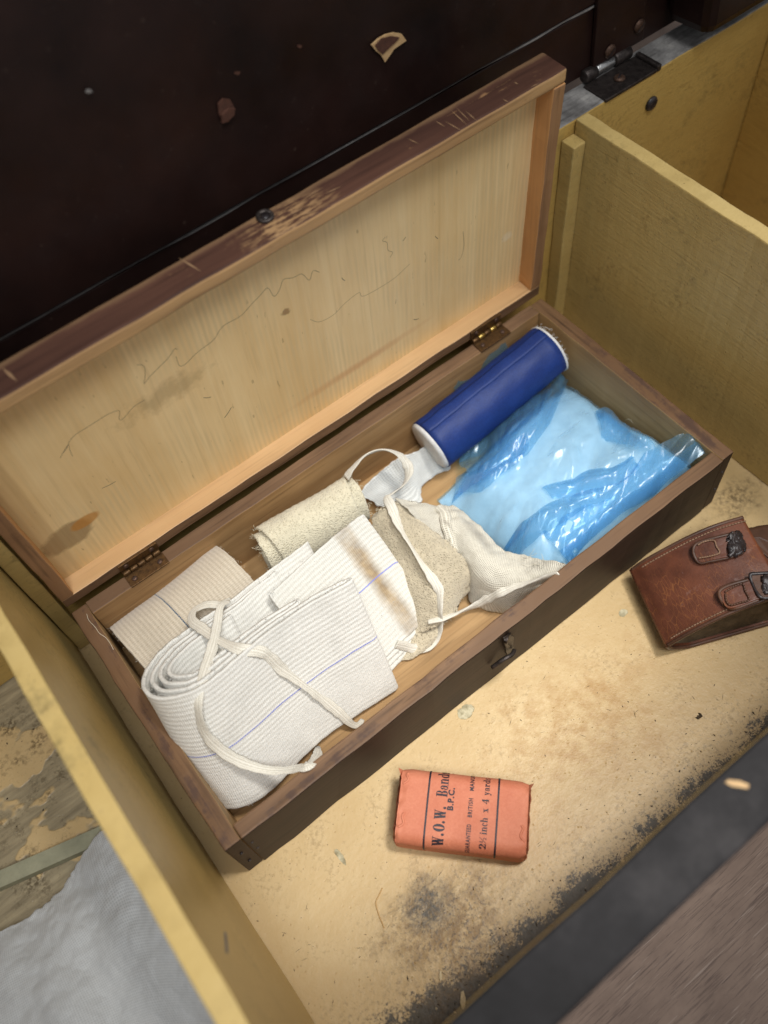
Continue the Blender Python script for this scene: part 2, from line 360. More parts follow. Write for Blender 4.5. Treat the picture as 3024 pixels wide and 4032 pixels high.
# chest paint
SP = [(P(930, 1960), .019), (P(1590, 1085), .02), (P(1560, 1120), .02)]
def paint(name, a, b, grime=True, floor=False, sc=1., rough=.42):
    t = NT(name); c = t.tc()
    big = t.noise(c, 9 * sc, 4, .6); mid = t.noise(c, 40 * sc, 5, .65); fine = t.noise(c, 260 * sc, 3, .6); vf = t.noise(c, 900, 2, .5)
    col = t.ramp(t.math('ADD', t.math('MULTIPLY', big, .6), t.math('MULTIPLY', mid, .4)), [(.34, a), (.66, b)])
    if grime:
        g = t.ramp(t.math('MULTIPLY', mid, t.noise(c, 420, 3, .7)), [(.29, 0.), (.42, 1.)])
        col = t.mix(t.math('MULTIPLY', g, .38), col, srgb(110, 82, 38))
    sp = t.ramp(t.voro(c, 230), [(.06, 1.), (.10, 0.)]); spm = t.ramp(t.noise(c, 70, 2), [(.5, 0.), (.58, 1.)])
    col = t.mix(t.math('MULTIPLY', t.math('MULTIPLY', sp, spm), .6), col, srgb(96, 74, 40))
    pit = t.math('MULTIPLY', t.ramp(t.voro(c, 330), [(.05, 1.), (.2, 0.)]), t.ramp(t.noise(c, 120, 2), [(.5, 0.), (.62, 1.)]))
    h = t.math('SUBTRACT', t.math('ADD', t.math('MULTIPLY', mid, .5), t.math('ADD', t.math('MULTIPLY', fine, .45), t.math('MULTIPLY', vf, .12))), t.math('MULTIPLY', pit, .5))
    col = t.mix(t.math('MULTIPLY', pit, .28), col, srgb(150, 112, 58))
    if not floor:
        br = t.noise(t.map(c, (60, 60, 700), (0, 0, 0), (.12, 0, 0)), 1, 3, .6); h = t.math('ADD', h, t.math('MULTIPLY', br, .5))
        col = t.mix(t.math('MULTIPLY', t.ramp(br, [(.3, 1.), (.5, 0.)]), .16), col, srgb(110, 84, 36))
        sm = t.math('MULTIPLY', t.ramp(t.noise(c, 26, 5, .7), [(.55, 0.), (.68, 1.)]), t.ramp(t.noise(c, 190, 4, .7), [(.45, 0.), (.62, 1.)])); col = t.mix(t.math('MULTIPLY', sm, .45), col, srgb(84, 76, 50))
        ck = t.math('MULTIPLY', t.ramp(t.noise(c, 150, 4, .75), [(.66, 0.), (.69, 1.)]), 1.); col = t.mix(t.math('MULTIPLY', ck, .5), col, srgb(138, 110, 66))
    if floor:
        yy = t.sep(c)[1]; xx = t.sep(c)[0]
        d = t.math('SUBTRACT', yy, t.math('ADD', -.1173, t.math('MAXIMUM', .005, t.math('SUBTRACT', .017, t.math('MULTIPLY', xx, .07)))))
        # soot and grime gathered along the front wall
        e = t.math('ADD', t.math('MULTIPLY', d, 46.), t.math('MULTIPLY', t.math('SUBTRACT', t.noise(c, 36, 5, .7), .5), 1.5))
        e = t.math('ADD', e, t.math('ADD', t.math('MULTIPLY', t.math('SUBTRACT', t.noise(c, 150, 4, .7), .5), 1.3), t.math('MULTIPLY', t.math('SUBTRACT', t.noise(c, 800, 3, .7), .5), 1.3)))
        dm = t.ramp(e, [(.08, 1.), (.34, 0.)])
        e2 = t.math('ADD', t.math('MULTIPLY', d, 24.), t.math('MULTIPLY', t.math('SUBTRACT', t.noise(c, 60, 5, .7), .5), 1.2))
        m2 = t.math('MULTIPLY', t.ramp(e2, [(.1, 1.), (.8, 0.)]), t.ramp(t.noise(c, 380, 4, .75), [(.52, 0.), (.64, 1.)]))
        col = t.mix(t.math('MULTIPLY', m2, .6), col, srgb(70, 58, 38))
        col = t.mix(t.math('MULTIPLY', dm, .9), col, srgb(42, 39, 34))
        tn = t.blob(c, P(1250, 1560), (.07, .05), .5, 30, .8); col = t.mix(t.math('MULTIPLY', tn, t.math('MULTIPLY', t.ramp(t.noise(c, 95, 5, .7), [(.42, 0.), (.6, 1.)]), .6)), col, srgb(158, 116, 58))
        s0 = t.blob(c, P(925, 1955), (.0165, .0155), .45, 110, .55); b0 = t.ramp(t.noise(c, 420, 3, .7), [(.36, .35), (.62, 1.)])
        ring = t.blob(c, P(965, 1995), (.040, .034), .45, 70, .8)
        col = t.mix(t.math('MULTIPLY', t.math('MULTIPLY', ring, t.ramp(t.noise(c, 150, 5, .7), [(.38, 0.), (.56, 1.)])), .8), col, srgb(128, 98, 52))
        rs = t.math('MULTIPLY', ring, t.ramp(t.noise(c, 520, 3, .7), [(.52, 0.), (.6, 1.)])); col = t.mix(t.math('MULTIPLY', rs, .6), col, srgb(66, 58, 48))
        col = t.mix(t.math('MULTIPLY', t.math('MULTIPLY', s0, b0), .95), col, srgb(72, 68, 60))
        for ctr, rd, k in ((P(1585, 1075), (.022, .016), .8), (P(1500, 1180), (.02, .012), .6), (P(870, 1715), (.007, .012), .3), (P(1400, 1290), (.016, .012), .35)):
            s1 = t.math('MULTIPLY', t.blob(c, ctr, rd, .4, 90, .8), t.ramp(t.noise(c, 300, 4, .7), [(.4, 0.), (.62, 1.)])); col = t.mix(t.math('MULTIPLY', s1, k), col, srgb(84, 70, 48))
        # chips down to pale ground coat
        for ctr, rd in ((P(1005, 1537), (.0065, .0048)), (P(1345, 1322), (.004, .0028)), (P(735, 1850), (.0018, .006))):
            ch = t.blob(c, ctr, rd, .02, 170, .5); col = t.mix(ch, col, t.ramp(t.noise(c, 260, 4), [(.35, srgb(140, 130, 98)), (.6, srgb(190, 180, 148))])); h = t.math('SUBTRACT', h, t.math('MULTIPLY', ch, 1.5))
        # left bay: paint flaked off bare boards
        lm = t.ramp(xx, [(0., 1.), (.0001, 0.)])
        bare = t.math('MULTIPLY', t.math('LESS_THAN', xx, -.018), t.ramp(t.noise(t.map(c, (1, 1.4, 1), (.31, .12, 0), (0, 0, -.35)), 15, 4, .55), [(.46, 0.), (.475, 1.)]))
        wg = t.noise(t.map(c, (40, 300, 40), (0, 0, 0), (0, 0, .2)), 1, 4, .6)
        col = t.mix(bare, col, t.ramp(wg, [(.3, srgb(128, 116, 92)), (.7, srgb(168, 154, 124))])); h = t.math('SUBTRACT', h, t.math('MULTIPLY', bare, .8))
        lg = t.math('MULTIPLY', t.math('LESS_THAN', xx, -.018), t.math('MULTIPLY', t.ramp(t.noise(c, 48, 5, .7), [(.5, 0.), (.62, 1.)]), t.ramp(t.noise(c, 480, 3), [(.42, 0.), (.55, 1.)]))); col = t.mix(t.math('MULTIPLY', lg, .7), col, srgb(66, 52, 30))
    return t.fin(col, rough, t.bump(h, .42, .0012), .4)
m_floor = paint('cream_yellow_floor_paint', srgb(186, 157, 108), srgb(203, 178, 133), True, True)
m_wall = paint('mustard_wall_paint', srgb(186, 152, 82), srgb(204, 172, 100), True, False, .8)
m_div = paint('mustard_divider_paint', srgb(182, 155, 94), srgb(200, 174, 112), True, False, .8)
m_divtop = paint('yellow_edge_paint', srgb(200, 170, 104), srgb(216, 188, 124), False, False, 1)
def grey_top():
    t = NT('bare_grey_edge'); c = t.tc(); n = t.noise(c, 60, 5, .7); f = t.noise(t.map(c, (60, 500, 60)), 1, 3)
    col = t.ramp(n, [(.3, srgb(96, 93, 90)), (.52, srgb(138, 135, 132)), (.75, srgb(182, 178, 172))]); col = t.mix(t.math('MULTIPLY', t.ramp(f, [(.3, 1.), (.5, 0.)]), .4), col, srgb(40, 38, 38))
    return t.fin(col, .6, t.bump(t.math('ADD', n, f), .4, .001))
m_grey = grey_top()
def grey_front():
    t = NT('worn_slate_paint'); c = t.tc(); n = t.noise(c, 26, 6, .72)
    col = t.ramp(n, [(.3, srgb(20, 18, 18)), (.52, srgb(34, 32, 33)), (.75, srgb(58, 55, 55))]); return t.fin(col, .62, t.bump(t.noise(c, 120, 4), .25, .001), .2)
m_front = grey_front()
def dark_lid():
    t = NT('black_brown_varnish'); c = t.tc(); n = t.noise(c, 14, 4, .6)
    col = t.ramp(n, [(.3, srgb(20, 12, 11)), (.7, srgb(44, 28, 24))])  # brown tones carry the varnish's faint sheen in the base colour
    d = t.ramp(t.noise(c, 210, 4, .7), [(.64, 0.), (.72, 1.)]); col = t.mix(t.math('MULTIPLY', d, .16), col, srgb(90, 78, 70))
    s = t.ramp(t.voro(c, 75), [(.05, 1.), (.085, 0.)]); col = t.mix(t.math('MULTIPLY', t.math('MULTIPLY', s, t.ramp(t.noise(c, 30), [(.5, 0.), (.6, 1.)])), .22), col, srgb(110, 94, 82))
    return t.fin(col, t.ramp(t.noise(c, 50, 4), [(.3, .28), (.7, .48)]), t.bump(t.noise(c, 70, 4), .15, .001), .22)
m_dark = dark_lid()
def simple(name, a, b, sc=80, rough=.5, metal=0., bs=.3, spec=.5):
    t = NT(name); c = t.tc(); n = t.noise(c, sc, 5, .65); col = t.ramp(n, [(.3, a), (.7, b)])
    return t.fin(col, rough, t.bump(t.noise(c, sc * 4, 4), bs, .0006), spec, Metallic=metal)
m_dust_hl = simple('dust_and_highlight', srgb(110, 106, 104), srgb(150, 146, 142), 150, .7)  # pale grey: dust, and the light caught along the lid's beading
m_iron = simple('dark_iron', srgb(44, 38, 36), srgb(84, 76, 72), 300, .45, .7)
m_pin = simple('bare_steel', srgb(150, 148, 146), srgb(200, 200, 198), 300, .3, .9)
m_brass = simple('tarnished_brass', srgb(74, 54, 34), srgb(116, 86, 52), 500, .45, .7)
m_brassb = simple('bright_brass', srgb(170, 140, 70), srgb(215, 185, 110), 500, .3, .9)
m_screw = simple('rusty_screw', srgb(64, 46, 38), srgb(110, 84, 68), 700, .5, .6)
m_chip = simple('bare_wood_chip', srgb(176, 140, 96), srgb(206, 172, 124), 300, .7)
m_chipc = simple('reddish_wood_scar', srgb(66, 40, 30), srgb(92, 58, 44), 300, .6)
m_scratch = simple('pale_scratch', srgb(128, 98, 70), srgb(156, 122, 88), 300, .7)
m_pencil = simple('pencil_graphite', srgb(112, 94, 72), srgb(134, 114, 88), 300, .6)
def table_mat():
    t = NT('scratched_bench_top'); c = t.tc(); n = t.noise(c, 22, 5, .6); g = t.noise(t.map(c, (30, 120, 20), (0, 0, 0), (0, 0, .45)), 1, 5, .7)
    col = t.ramp(t.math('ADD', t.math('MULTIPLY', n, .6), t.math('MULTIPLY', g, .4)), [(.32, srgb(84, 68, 59)), (.68, srgb(118, 100, 88))])
    for k, (rot, sc_) in enumerate(((.45, 1), (.3, 1.3), (1.9, 1), (1.2, .8), (2.6, .9), (.9, 1.1))):
        l = t.noise(t.map(c, (45 * sc_, 1500 * sc_, 30), (k, k * 2, 0), (0, 0, rot)), 1, 2, .5); m = t.ramp(l, [(.655 if k > 1 else .64, 0.), (.68, 1.)])
        col = t.mix(t.math('MULTIPLY', m, .5), col, srgb(58, 44, 40) if k != 3 else srgb(138, 124, 114))
    return t.fin(col, .6, t.bump(g, .3, .001), .2)
m_table = table_mat()
# textiles (UV in metres: u along the bandage, v across)
def crepe(name, a, b, line=None, lc=None, stain=None, soil=.3, rib=.0026):
    t = NT(name); uv = t.tc('UV'); c = t.tc(); x = t.sep(uv)
    r = t.math('SINE', t.math('MULTIPLY', x[1], 2 * pi / rib)); cr = t.math('SINE', t.math('MULTIPLY', x[0], 2 * pi / .0011))
    n = t.noise(c, 900, 3, .7); big = t.noise(c, 38, 4, .65)
    col = t.ramp(t.math('ADD', t.math('MULTIPLY', r, .09), t.math('ADD', .22, t.math('ADD', t.math('MULTIPLY', cr, .05), t.math('MULTIPLY', n, .52)))), [(.22, a), (.68, b)])
    so = t.ramp(big, [(.48, 0.), (.72, 1.)]); col = t.mix(t.math('MULTIPLY', so, soil), col, tuple(q * .62 for q in a[:3]) + (1,))
    if stain:
        for (u0, hw, v0, hv, sc_) in stain:
            d = t.math('ABSOLUTE', t.math('SUBTRACT', x[0], u0)); d = t.math('DIVIDE', d, hw); dv = t.math('DIVIDE', t.math('ABSOLUTE', t.math('SUBTRACT', x[1], v0)), hv)
            d = t.math('ADD', t.math('MAXIMUM', d, dv), t.math('MULTIPLY', t.math('SUBTRACT', t.noise(c, 90, 5, .65), .5), .9)); m = t.ramp(d, [(.15, 1.), (1., 0.)])
            col = t.mix(t.math('MULTIPLY', m, .85), col, t.ramp(t.noise(c, 160, 4), [(.35, srgb(124, 98, 60)), (.65, srgb(172, 144, 100))]))
    if line is not None:
        m = t.ramp(t.math('MULTIPLY', t.math('ABSOLUTE', t.math('SUBTRACT', x[1], line)), 1000.), [(0., 1.), (.22, 1.), (.48, 0.)])
        m = t.math('MULTIPLY', m, t.ramp(t.math('ADD', t.math('MULTIPLY', cr, .2), n), [(.3, .45), (.5, 1.)])); col = t.mix(m, col, lc)
    h = t.math('ADD', t.math('MULTIPLY', r, .08), t.math('ADD', t.math('MULTIPLY', cr, .22), t.math('MULTIPLY', n, 1.3)))
    return t.fin(col, .95, t.bump(h, .55, .0006), .15, Sheen_Weight=.35, Sheen_Roughness=.6)
m_crepe_w = crepe('white_crepe', srgb(198, 195, 185), srgb(236, 235, 229), .0375, srgb(118, 128, 206), soil=.26)
m_crepe_b = crepe('beige_crepe', srgb(176, 163, 142), srgb(214, 203, 184), .030, srgb(48, 78, 104), soil=.3, rib=.0024)
def gauze(name, a, b, wv=.0009, open_=.0, soil=.2, bs=.7, curl=0.):
    t = NT(name); uv = t.tc('UV'); c = t.tc(); x = t.sep(uv)
    if curl:
        v = t.voro(t.map(uv, (1 / wv, 1 / wv, 1)), 1, 'DISTANCE_TO_EDGE'); n = t.noise(uv, 1.6 / wv, 3, .7, 1.5)
        h = t.math('ADD', t.ramp(v, [(0., 1.), (.35, 0.)]), t.math('MULTIPLY', n, .8))
    else:
        p = t.math('SINE', t.math('MULTIPLY', x[0], 2 * pi / wv)); q = t.math('SINE', t.math('MULTIPLY', x[1], 2 * pi / wv)); n = t.noise(c, 700, 3, .7)
        h = t.math('ADD', t.math('MULTIPLY', t.math('MAXIMUM', p, q), .5), n)
    big = t.noise(c, 40, 4, .6)
    col = t.ramp(h, [(.12 if curl else .3, a), (.95, b)]); col = t.mix(t.math('MULTIPLY', t.ramp(big, [(.45, 0.), (.7, 1.)]), soil), col, tuple(k * .6 for k in a[:3]) + (1,))
    return t, col, h, bs
def gfin(x, **kw): t, col, h, bs = x; return t.fin(col, .95, t.bump(h, bs, .0007), .12, Sheen_Weight=.25, **kw)
m_cream = gfin(gauze('cream_open_crepe', srgb(176, 166, 136), srgb(226, 218, 192), .0012, curl=1, soil=.1))
m_taupe = gfin(gauze('taupe_open_crepe', srgb(142, 128, 102), srgb(206, 194, 168), .0012, curl=1, soil=.15))
def sling_mat():
    x = gauze('stockinette_cotton', srgb(190, 184, 166), srgb(228, 223, 208), .0010, soil=.12); t, col, h, bs = x; c = t.tc('Generated')
    m = t.blob(c, (.52, .5, 0), (.10, .16), .5, 9, .6); col = t.mix(t.math('MULTIPLY', m, .5), col, srgb(120, 110, 96)); return t.fin(col, .95, t.bump(h, bs, .0006), .12, Sheen_Weight=.25)
m_sling = sling_mat()
m_lint = gfin(gauze('white_lint_gauze', srgb(196, 197, 192), srgb(228, 229, 225), .0014, soil=.12, bs=.5))
m_tape = gfin(gauze('cotton_tape_weave', srgb(200, 194, 178), srgb(232, 228, 216), .0007, soil=.12, bs=.4))
m_sheet = gfin(gauze('white_muslin', srgb(172, 174, 174), srgb(196, 198, 198), .0011, soil=.10, bs=.12))
m_cotton = simple('cotton_wool', srgb(214, 214, 212), srgb(234, 234, 232), 300, 1., 0., .6, .1)
m_pad = simple('white_dressing', srgb(222, 226, 230), srgb(244, 246, 248), 120, .9, 0., .3, .1)
def blue_paper():
    t = NT('royal_blue_paper'); c = t.tc(); n = t.noise(c, 900, 3, .7); b = t.noise(c, 45, 4, .65)
    col = t.ramp(t.math('ADD', t.math('MULTIPLY', n, .5), t.math('MULTIPLY', b, .5)), [(.32, srgb(18, 40, 98)), (.68, srgb(30, 60, 130))])
    return t.fin(col, .55, t.bump(t.math('ADD', t.noise(c, 1000, 2), b), .3, .0006), .4)
m_bluep = blue_paper()
def bag_mat(name='thin_blue_polythene', dens=.16):
    t = NT(name); c = t.tc(); t.n.remove(t.p)
    tr = t.n.new('ShaderNodeBsdfTransparent'); tr.inputs[0].default_value = (.70, .88, .98, 1)
    df = t.n.new('ShaderNodeBsdfDiffuse'); df.inputs[0].default_value = (.30, .62, .90, 1); tl = t.n.new('ShaderNodeBsdfTranslucent'); tl.inputs[0].default_value = (.30, .62, .92, 1)
    gl = t.n.new('ShaderNodeBsdfGlossy'); gl.inputs['Roughness'].default_value = .3; gl.inputs[0].default_value = (1, 1, 1, 1)
    b = t.bump(t.math('ADD', t.noise(c, 60, 4, .5, 1.2), t.math('MULTIPLY', t.voro(t.map(c, (1, 1.6, 1), (0, 0, 0), (0, 0, -.6)), 70, 'DISTANCE_TO_EDGE'), .5)), .2, .0016)
    for q in (gl, df): t.l.new(b, q.inputs['Normal'])
    m1 = t.n.new('ShaderNodeMixShader'); m1.inputs[0].default_value = .5; t.l.new(df.outputs[0], m1.inputs[1]); t.l.new(tl.outputs[0], m1.inputs[2])
    m2 = t.n.new('ShaderNodeMixShader'); m2.inputs[0].default_value = dens; t.l.new(tr.outputs[0], m2.inputs[1]); t.l.new(m1.outputs[0], m2.inputs[2])
    lw = t.n.new('ShaderNodeLayerWeight'); lw.inputs[0].default_value = .5; t.l.new(b, lw.inputs['Normal']); fr_ = t.math('ADD', .075, t.math('MULTIPLY', t.math('POWER', lw.outputs['Facing'], 4.), .55))
    m3 = t.n.new('ShaderNodeMixShader'); t.l.new(fr_, m3.inputs[0]); t.l.new(m2.outputs[0], m3.inputs[1]); t.l.new(gl.outputs[0], m3.inputs[2])
    t.l.new(m3.outputs[0], t.out.inputs[0]); return t.m
m_bag = bag_mat(); m_bagf = bag_mat('folded_blue_polythene', .22)
def orange_paper():
    t = NT('salmon_orange_paper'); c = t.tc(); n = t.noise(c, 800, 3, .7); b = t.noise(c, 60, 4, .6); w = t.noise(c, 210, 5, .65, 1.2)
    col = t.ramp(t.math('ADD', t.math('MULTIPLY', n, .4), t.math('MULTIPLY', b, .6)), [(.3, srgb(188, 108, 80)), (.7, srgb(208, 132, 102))])
    return t.fin(col, .6, t.bump(t.math('ADD', w, t.math('MULTIPLY', n, .3)), .3, .0008), .35)
m_orange = orange_paper()
m_ink = simple('black_ink', srgb(34, 28, 38), srgb(44, 38, 48), 300, .55)
def leather(name, a, b, crack=True, rough=.38):
    t = NT(name); c = t.tc(); n = t.noise(c, 36, 5, .65); f = t.noise(c, 700, 3, .6)
    col = t.ramp(n, [(.3, a), (.7, b)])
    if crack:
        cc = t.map(t.map(c, (1, 1, 1), (0, 0, 0), (0, 0, .37)), (520, 150, 200)); v = t.voro(cc, 1, 'DISTANCE_TO_EDGE'); k = t.ramp(v, [(0., 1.), (.045, 0.)]); mk = t.ramp(t.math('ADD', t.noise(c, 60, 3), t.ramp(t.sep(t.map(c, (1, 1, 1), (0, 0, 0), (0, 0, .37)))[0], [(.005, .12), (.045, -.0)])), [(.5, 0.), (.66, 1.)])
        col = t.mix(t.math('MULTIPLY', t.math('MULTIPLY', k, mk), .42), col, srgb(168, 110, 60))
        sc_ = t.ramp(t.noise(c, 90, 5, .7), [(.62, 0.), (.72, 1.)]); col = t.mix(t.math('MULTIPLY', sc_, .4), col, srgb(150, 126, 120))
    h = t.math('ADD', n, t.math('MULTIPLY', f, .5)); return t.fin(col, t.ramp(n, [(.3, rough - .06), (.7, rough + .15)]), t.bump(h, .25, .0008), .5)
m_leath = leather('tan_leather', srgb(72, 42, 32), srgb(116, 66, 44))
m_leathd = leather('dark_leather_edge', srgb(58, 38, 28), srgb(98, 66, 48), False, .5)
m_suede = simple('grey_brown_suede', srgb(74, 64, 50), srgb(116, 102, 82), 120, .9, 0., .5, .2)
m_burn = simple('blackened_leather', srgb(22, 20, 24), srgb(60, 52, 52), 200, .4)
m_thread = simple('waxed_thread', srgb(112, 84, 64), srgb(150, 120, 96), 400, .7)
m_bit = simple('dark_grit', srgb(40, 34, 28), srgb(92, 76, 54), 900, .9)
m_bit2 = simple('pale_paint_flake', srgb(186, 168, 130), srgb(224, 208, 172), 600, .8)
m_straw = simple('straw_splinter', srgb(176, 138, 84), srgb(204, 168, 112), 300, .7)
m_fibre = simple('loose_cotton_fibre', srgb(216, 206, 180), srgb(240, 234, 214), 300, .9)
m_batten = simple('grey_green_batten', srgb(128, 128, 106), srgb(160, 158, 132), 60, .6)
m_interior = simple('shadowed_board', srgb(150, 112, 48), srgb(176, 138, 66), 40, .6)
# ------------------------------------------------------------------ bench and chest
BL, BW, BH = .34, .1567, .0547
HB, YB, TB, YF, TF, PHI = .1555, .1765, .0215, -.1173, .0219, -.0025
table = tag(mesh('bench_top', [(-.6, -.6, -.016), (1., -.6, -.016), (1., .6, -.016), (-.6, .6, -.016), (-.6, -.6, -.04), (1., -.6, -.04), (1., .6, -.04), (-.6, .6, -.04)],
    [(0, 1, 2, 3), (7, 6, 5, 4), (0, 4, 5, 1), (1, 5, 6, 2), (2, 6, 7, 3), (3, 7, 4, 0)], m_table, None, False, local=True), kind='structure')
chest = empty('wooden_chest', (0, 0, 0), PHI, 'large old wooden chest painted mustard yellow inside with its dark lid open', 'chest')
board('floor_board', (-.225, YF - TF, -.015), (.56, YB + TB, 0), m_floor, chest, 20, .0001)
board('front_wall', (-.225, YF - TF, .0005), (.56, YF, HB), {'*': m_front, '+y': m_wall}, chest, 24, .0004, .0016, seed=2)
board('back_wall', (-.225, YB, .0005), (.56, YB + TB, HB), {'*': m_grey, '-y': m_wall}, chest, 30, .0004, .0012, seed=3)
board('end_wall', (.5415, YF + .0005, .0005), (.56, YB - .0005, HB - .002), m_wall, chest, 10, .0003, seed=4)
board('end_wall', (-.225, YF + .0005, .0005), (-.207, YB - .0005, HB - .002), m_wall, chest, 10, .0003, seed=5)
board('divider', (-.0210, YF + .0006, .0004), (-.0122, YB - .0006, .1605), {'*': m_div, '+z': m_divtop}, chest, 16, .0004, .0008, seed=6)
board('divider', (.3732, YF + .0006, .0004), (.3822, YB - .0006, .1565), {'*': m_div, '+z': m_divtop}, chest, 60, .0004, .0009, seed=7)
board('guide_strip', (.3635, YB - .0105, .0004), (.3727, YB - .0006, .1475), m_div, chest, 10, .0004, .0008, seed=8)
board('guide_strip', (-.0116, YB - .0100, .0004), (-.0030, YB - .0006, .1475), m_div, chest, 10, .0004, .0008, seed=9)
board('guide_strip', (-.0310, YB - .0100, .0004), (-.0216, YB - .0006, .1475), m_div, chest, 10, .0004, .0008, seed=19)
# batten on the floor of the left bay
q0, q1, q2 = P(0, 1880 + 252, .006), P(214, 1797, .006), P(208, 1835, .006)
a_ = P(-60, 1908, .006); b_ = P(232, 1778, .006); n_ = Vector((-(b_ - a_).y, (b_ - a_).x, 0)).normalized() * -.0085
mesh('batten', [a_, b_, b_ + n_, a_ + n_] + [v - Vector((0, 0, .0056)) for v in (a_, b_, b_ + n_, a_ + n_)], [(3, 2, 1, 0), (4, 5, 6, 7), (0, 1, 5, 4), (1, 2, 6, 5), (2, 3, 7, 6), (3, 0, 4, 7)], m_batten, chest, False)
# the chest's own lid standing open behind the back wall
LT = radians(4)
def lidf(p):   # upright lid leaning back about the hinge line
    y, z = p[1] - (YB + TB), p[2] - HB
    return Vector((p[0], YB + TB + y * cos(LT) + z * sin(LT), HB - y * sin(LT) + z * cos(LT)))
clid = board('lid', (-.225, YB + TB + .0045, HB + .004), (.56, YB + TB + .024, HB + .36), m_dark, chest, 20, .0003, .001, seed=11, frame=lidf)
def part(o, par): o.parent = par; return o
board('lower_rail', (-.224, YB + TB + .0005, HB + .0035), (.559, YB + TB + .0042, HB + .040), m_dark, clid, 24, .0003, .0006, seed=12, frame=lidf)
board('beading', (-.224, YB + TB + .0002, HB + .0402), (.559, YB + TB + .0041, HB + .0418), m_dust_hl, clid, 40, .0005, .0005, seed=13, frame=lidf)  # highlight on the step edge painted as a pale strip, partly dust
board('upper_panel', (-.224, YB + TB - .0012, HB + .042), (.559, YB + TB + .0043, HB + .34), m_dark, clid, 24, .0003, .0014, seed=14, frame=lidf)
board('cleat', (.462, YB + TB - .034, HB + .010), (.540, YB + TB - .0016, HB + .35), m_dark, clid, 10, .0003, .006, seed=15, frame=lidf)
# scars where the varnish has chipped off
def flake(name, pts, Y, mat, par, dy=.0006):
    w = [PY(x, y, Y) for x, y in pts]; n = len(w); vs = [v + Vector((0, -dy, 0)) for v in w] + w
    return mesh(name, vs, [tuple(range(n))[::-1]] + [tuple(range(n, 2 * n))] + [(i, (i + 1) % n, n + (i + 1) % n, n + i) for i in range(n)], mat, par, False)
YL = YB + TB + .0035
flake('varnish_chip', [(797, 96), (812, 82), (828, 73), (845, 69), (862, 72), (872, 86), (858, 96), (846, 104), (836, 119), (826, 133), (818, 118), (806, 108)], YL, m_chip, clid, .0008)
flake('wood_scar', [(806, 97), (820, 82), (842, 77), (858, 80), (848, 92), (834, 104), (822, 116), (812, 108)], YL - .0009, m_chipc, clid, .0005)
flake('varnish_chip', [(466, 224), (476, 212), (492, 214), (500, 228), (492, 244), (478, 262), (468, 246)], YL + .001, m_chipc, clid, .0008)
flake('wood_scar', [(474, 246), (488, 232), (502, 232), (500, 246), (486, 260), (474, 264)], YL, m_chip if False else m_chipc, clid, .0012)
for k, (x, y, s) in enumerate(((1165 * .549 * 1.0, 188, 5), (598, 318 * 1.16, 9), (642, 100, 7), (665, 172, 7), (700, 222, 7), (26, 489, 8), (188, 197, 8), (395, 490, 5), (660, 370, 9), (130, 590, 5), (510, 158, 8), (730, 238, 5))):
    a = k * 1.3; flake('varnish_chip', [(x + s * cos(a + q) * (1 if q % 2 else .45), y + s * .6 * sin(a + q)) for q in (0, 1.2, 2.6, 3.6, 5)], YL + .0019, m_chipc if k % 3 else m_dust_hl, clid, .0003)
# chest hinge: leaf on the wall top, knuckles, strap up the lid, screws
hz = HB + .0004
leaf = board('hinge_leaf', (.3965, YB - .0008, HB - .001), (.4370, YB + TB - .004, HB + .0012), m_iron, chest, 6, .0002, .0005, seed=21)
for k, (x0, x1, r) in enumerate(((.3985, .4075, .0038), (.4078, .4215, .0030), (.4218, .4345, .0040))):
    lathe_between('knuckle', (x0, YB + TB - .0015, HB + .0042), (x1, YB + TB - .0015, HB + .0042), [(0, r * .85), (.06, r), (.94, r), (1, r * .85)], m_pin if k == 1 else m_iron, leaf, 18)
board('leaf_end', (.4372, YB - .001, HB - .001), (.4405, YB + TB - .004, HB + .0030), m_iron, leaf, 4, .0002, .0008)
def screw(name, c, n, r, par, mat=m_screw):
    c = Vector(c); n = Vector(n).normalized(); o = lathe_between(name, c, c + n * r * .5, [(0, r), (.35, r), (.8, r * .8), (1, r * .4)], mat, par, 16, up=(1, 0, 0) if abs(n.x) < .5 else (0, 1, 0))
    u = Vector((.7, .3, .6)); u = (u - n * u.dot(n)).normalized() * r * .75; s = n.cross(u).normalized() * r * .14; h = n * (r * .56)
    mesh('slot', [c + h - u - s, c + h + u - s, c + h + u + s, c + h - u + s], [(0, 1, 2, 3)], m_burn, par, False); return o
screw('screw', (.4155, YB + .008, HB + .0013), (0, 0, 1), .0034, leaf)
st = board('hinge_strap', (.405, YB + TB - .0030, HB + .007), (.4445, YB + TB + .0001, HB + .12), m_dark, clid, 8, .0003, .0006, seed=22, frame=lidf)
screw('screw', lidf((.417, YB + TB - .0030, HB + .012)), (0, -1, 0), .0040, st); screw('screw', lidf((.4395, YB + TB - .0030, HB + .017)), (0, -1, 0), .0040, st)
screw('screw', (.4375, YB - .0003, HB - .021), (0, -1, 0), .0045, chest, m_burn)
c_ = P(1592, 1690, HB + .0006); u_ = Vector((.62, -.78, 0)) * .0040; v_ = Vector((.78, .62, 0)) * .0013
mesh('bare_wood_nick', [c_ - u_ - v_ * .4, c_ - u_ * .4 - v_, c_ + u_ * .9 - v_ * .7, c_ + u_ + v_ * .5, c_ + u_ * .2 + v_, c_ - u_ * .8 + v_ * .6] + [c_ + Vector((0, 0, -.002))], [(0, 1, 2, 3, 4, 5)] + [(i, 6, (i + 1) % 6) for i in range(6)], m_chip, chest, False)
def PX(x, y, X): d = ray(x, y); return CC + d * ((X - CC.x) / d.x)
q_ = [PX(x, y, -.0120) for x, y in ((484, 2012), (490, 2014), (494, 2050), (497, 2085), (491, 2092), (487, 2050))]
mesh('paint_scratch', q_, [(0, 1, 2, 3, 4, 5)], m_dust_hl, chest, False)
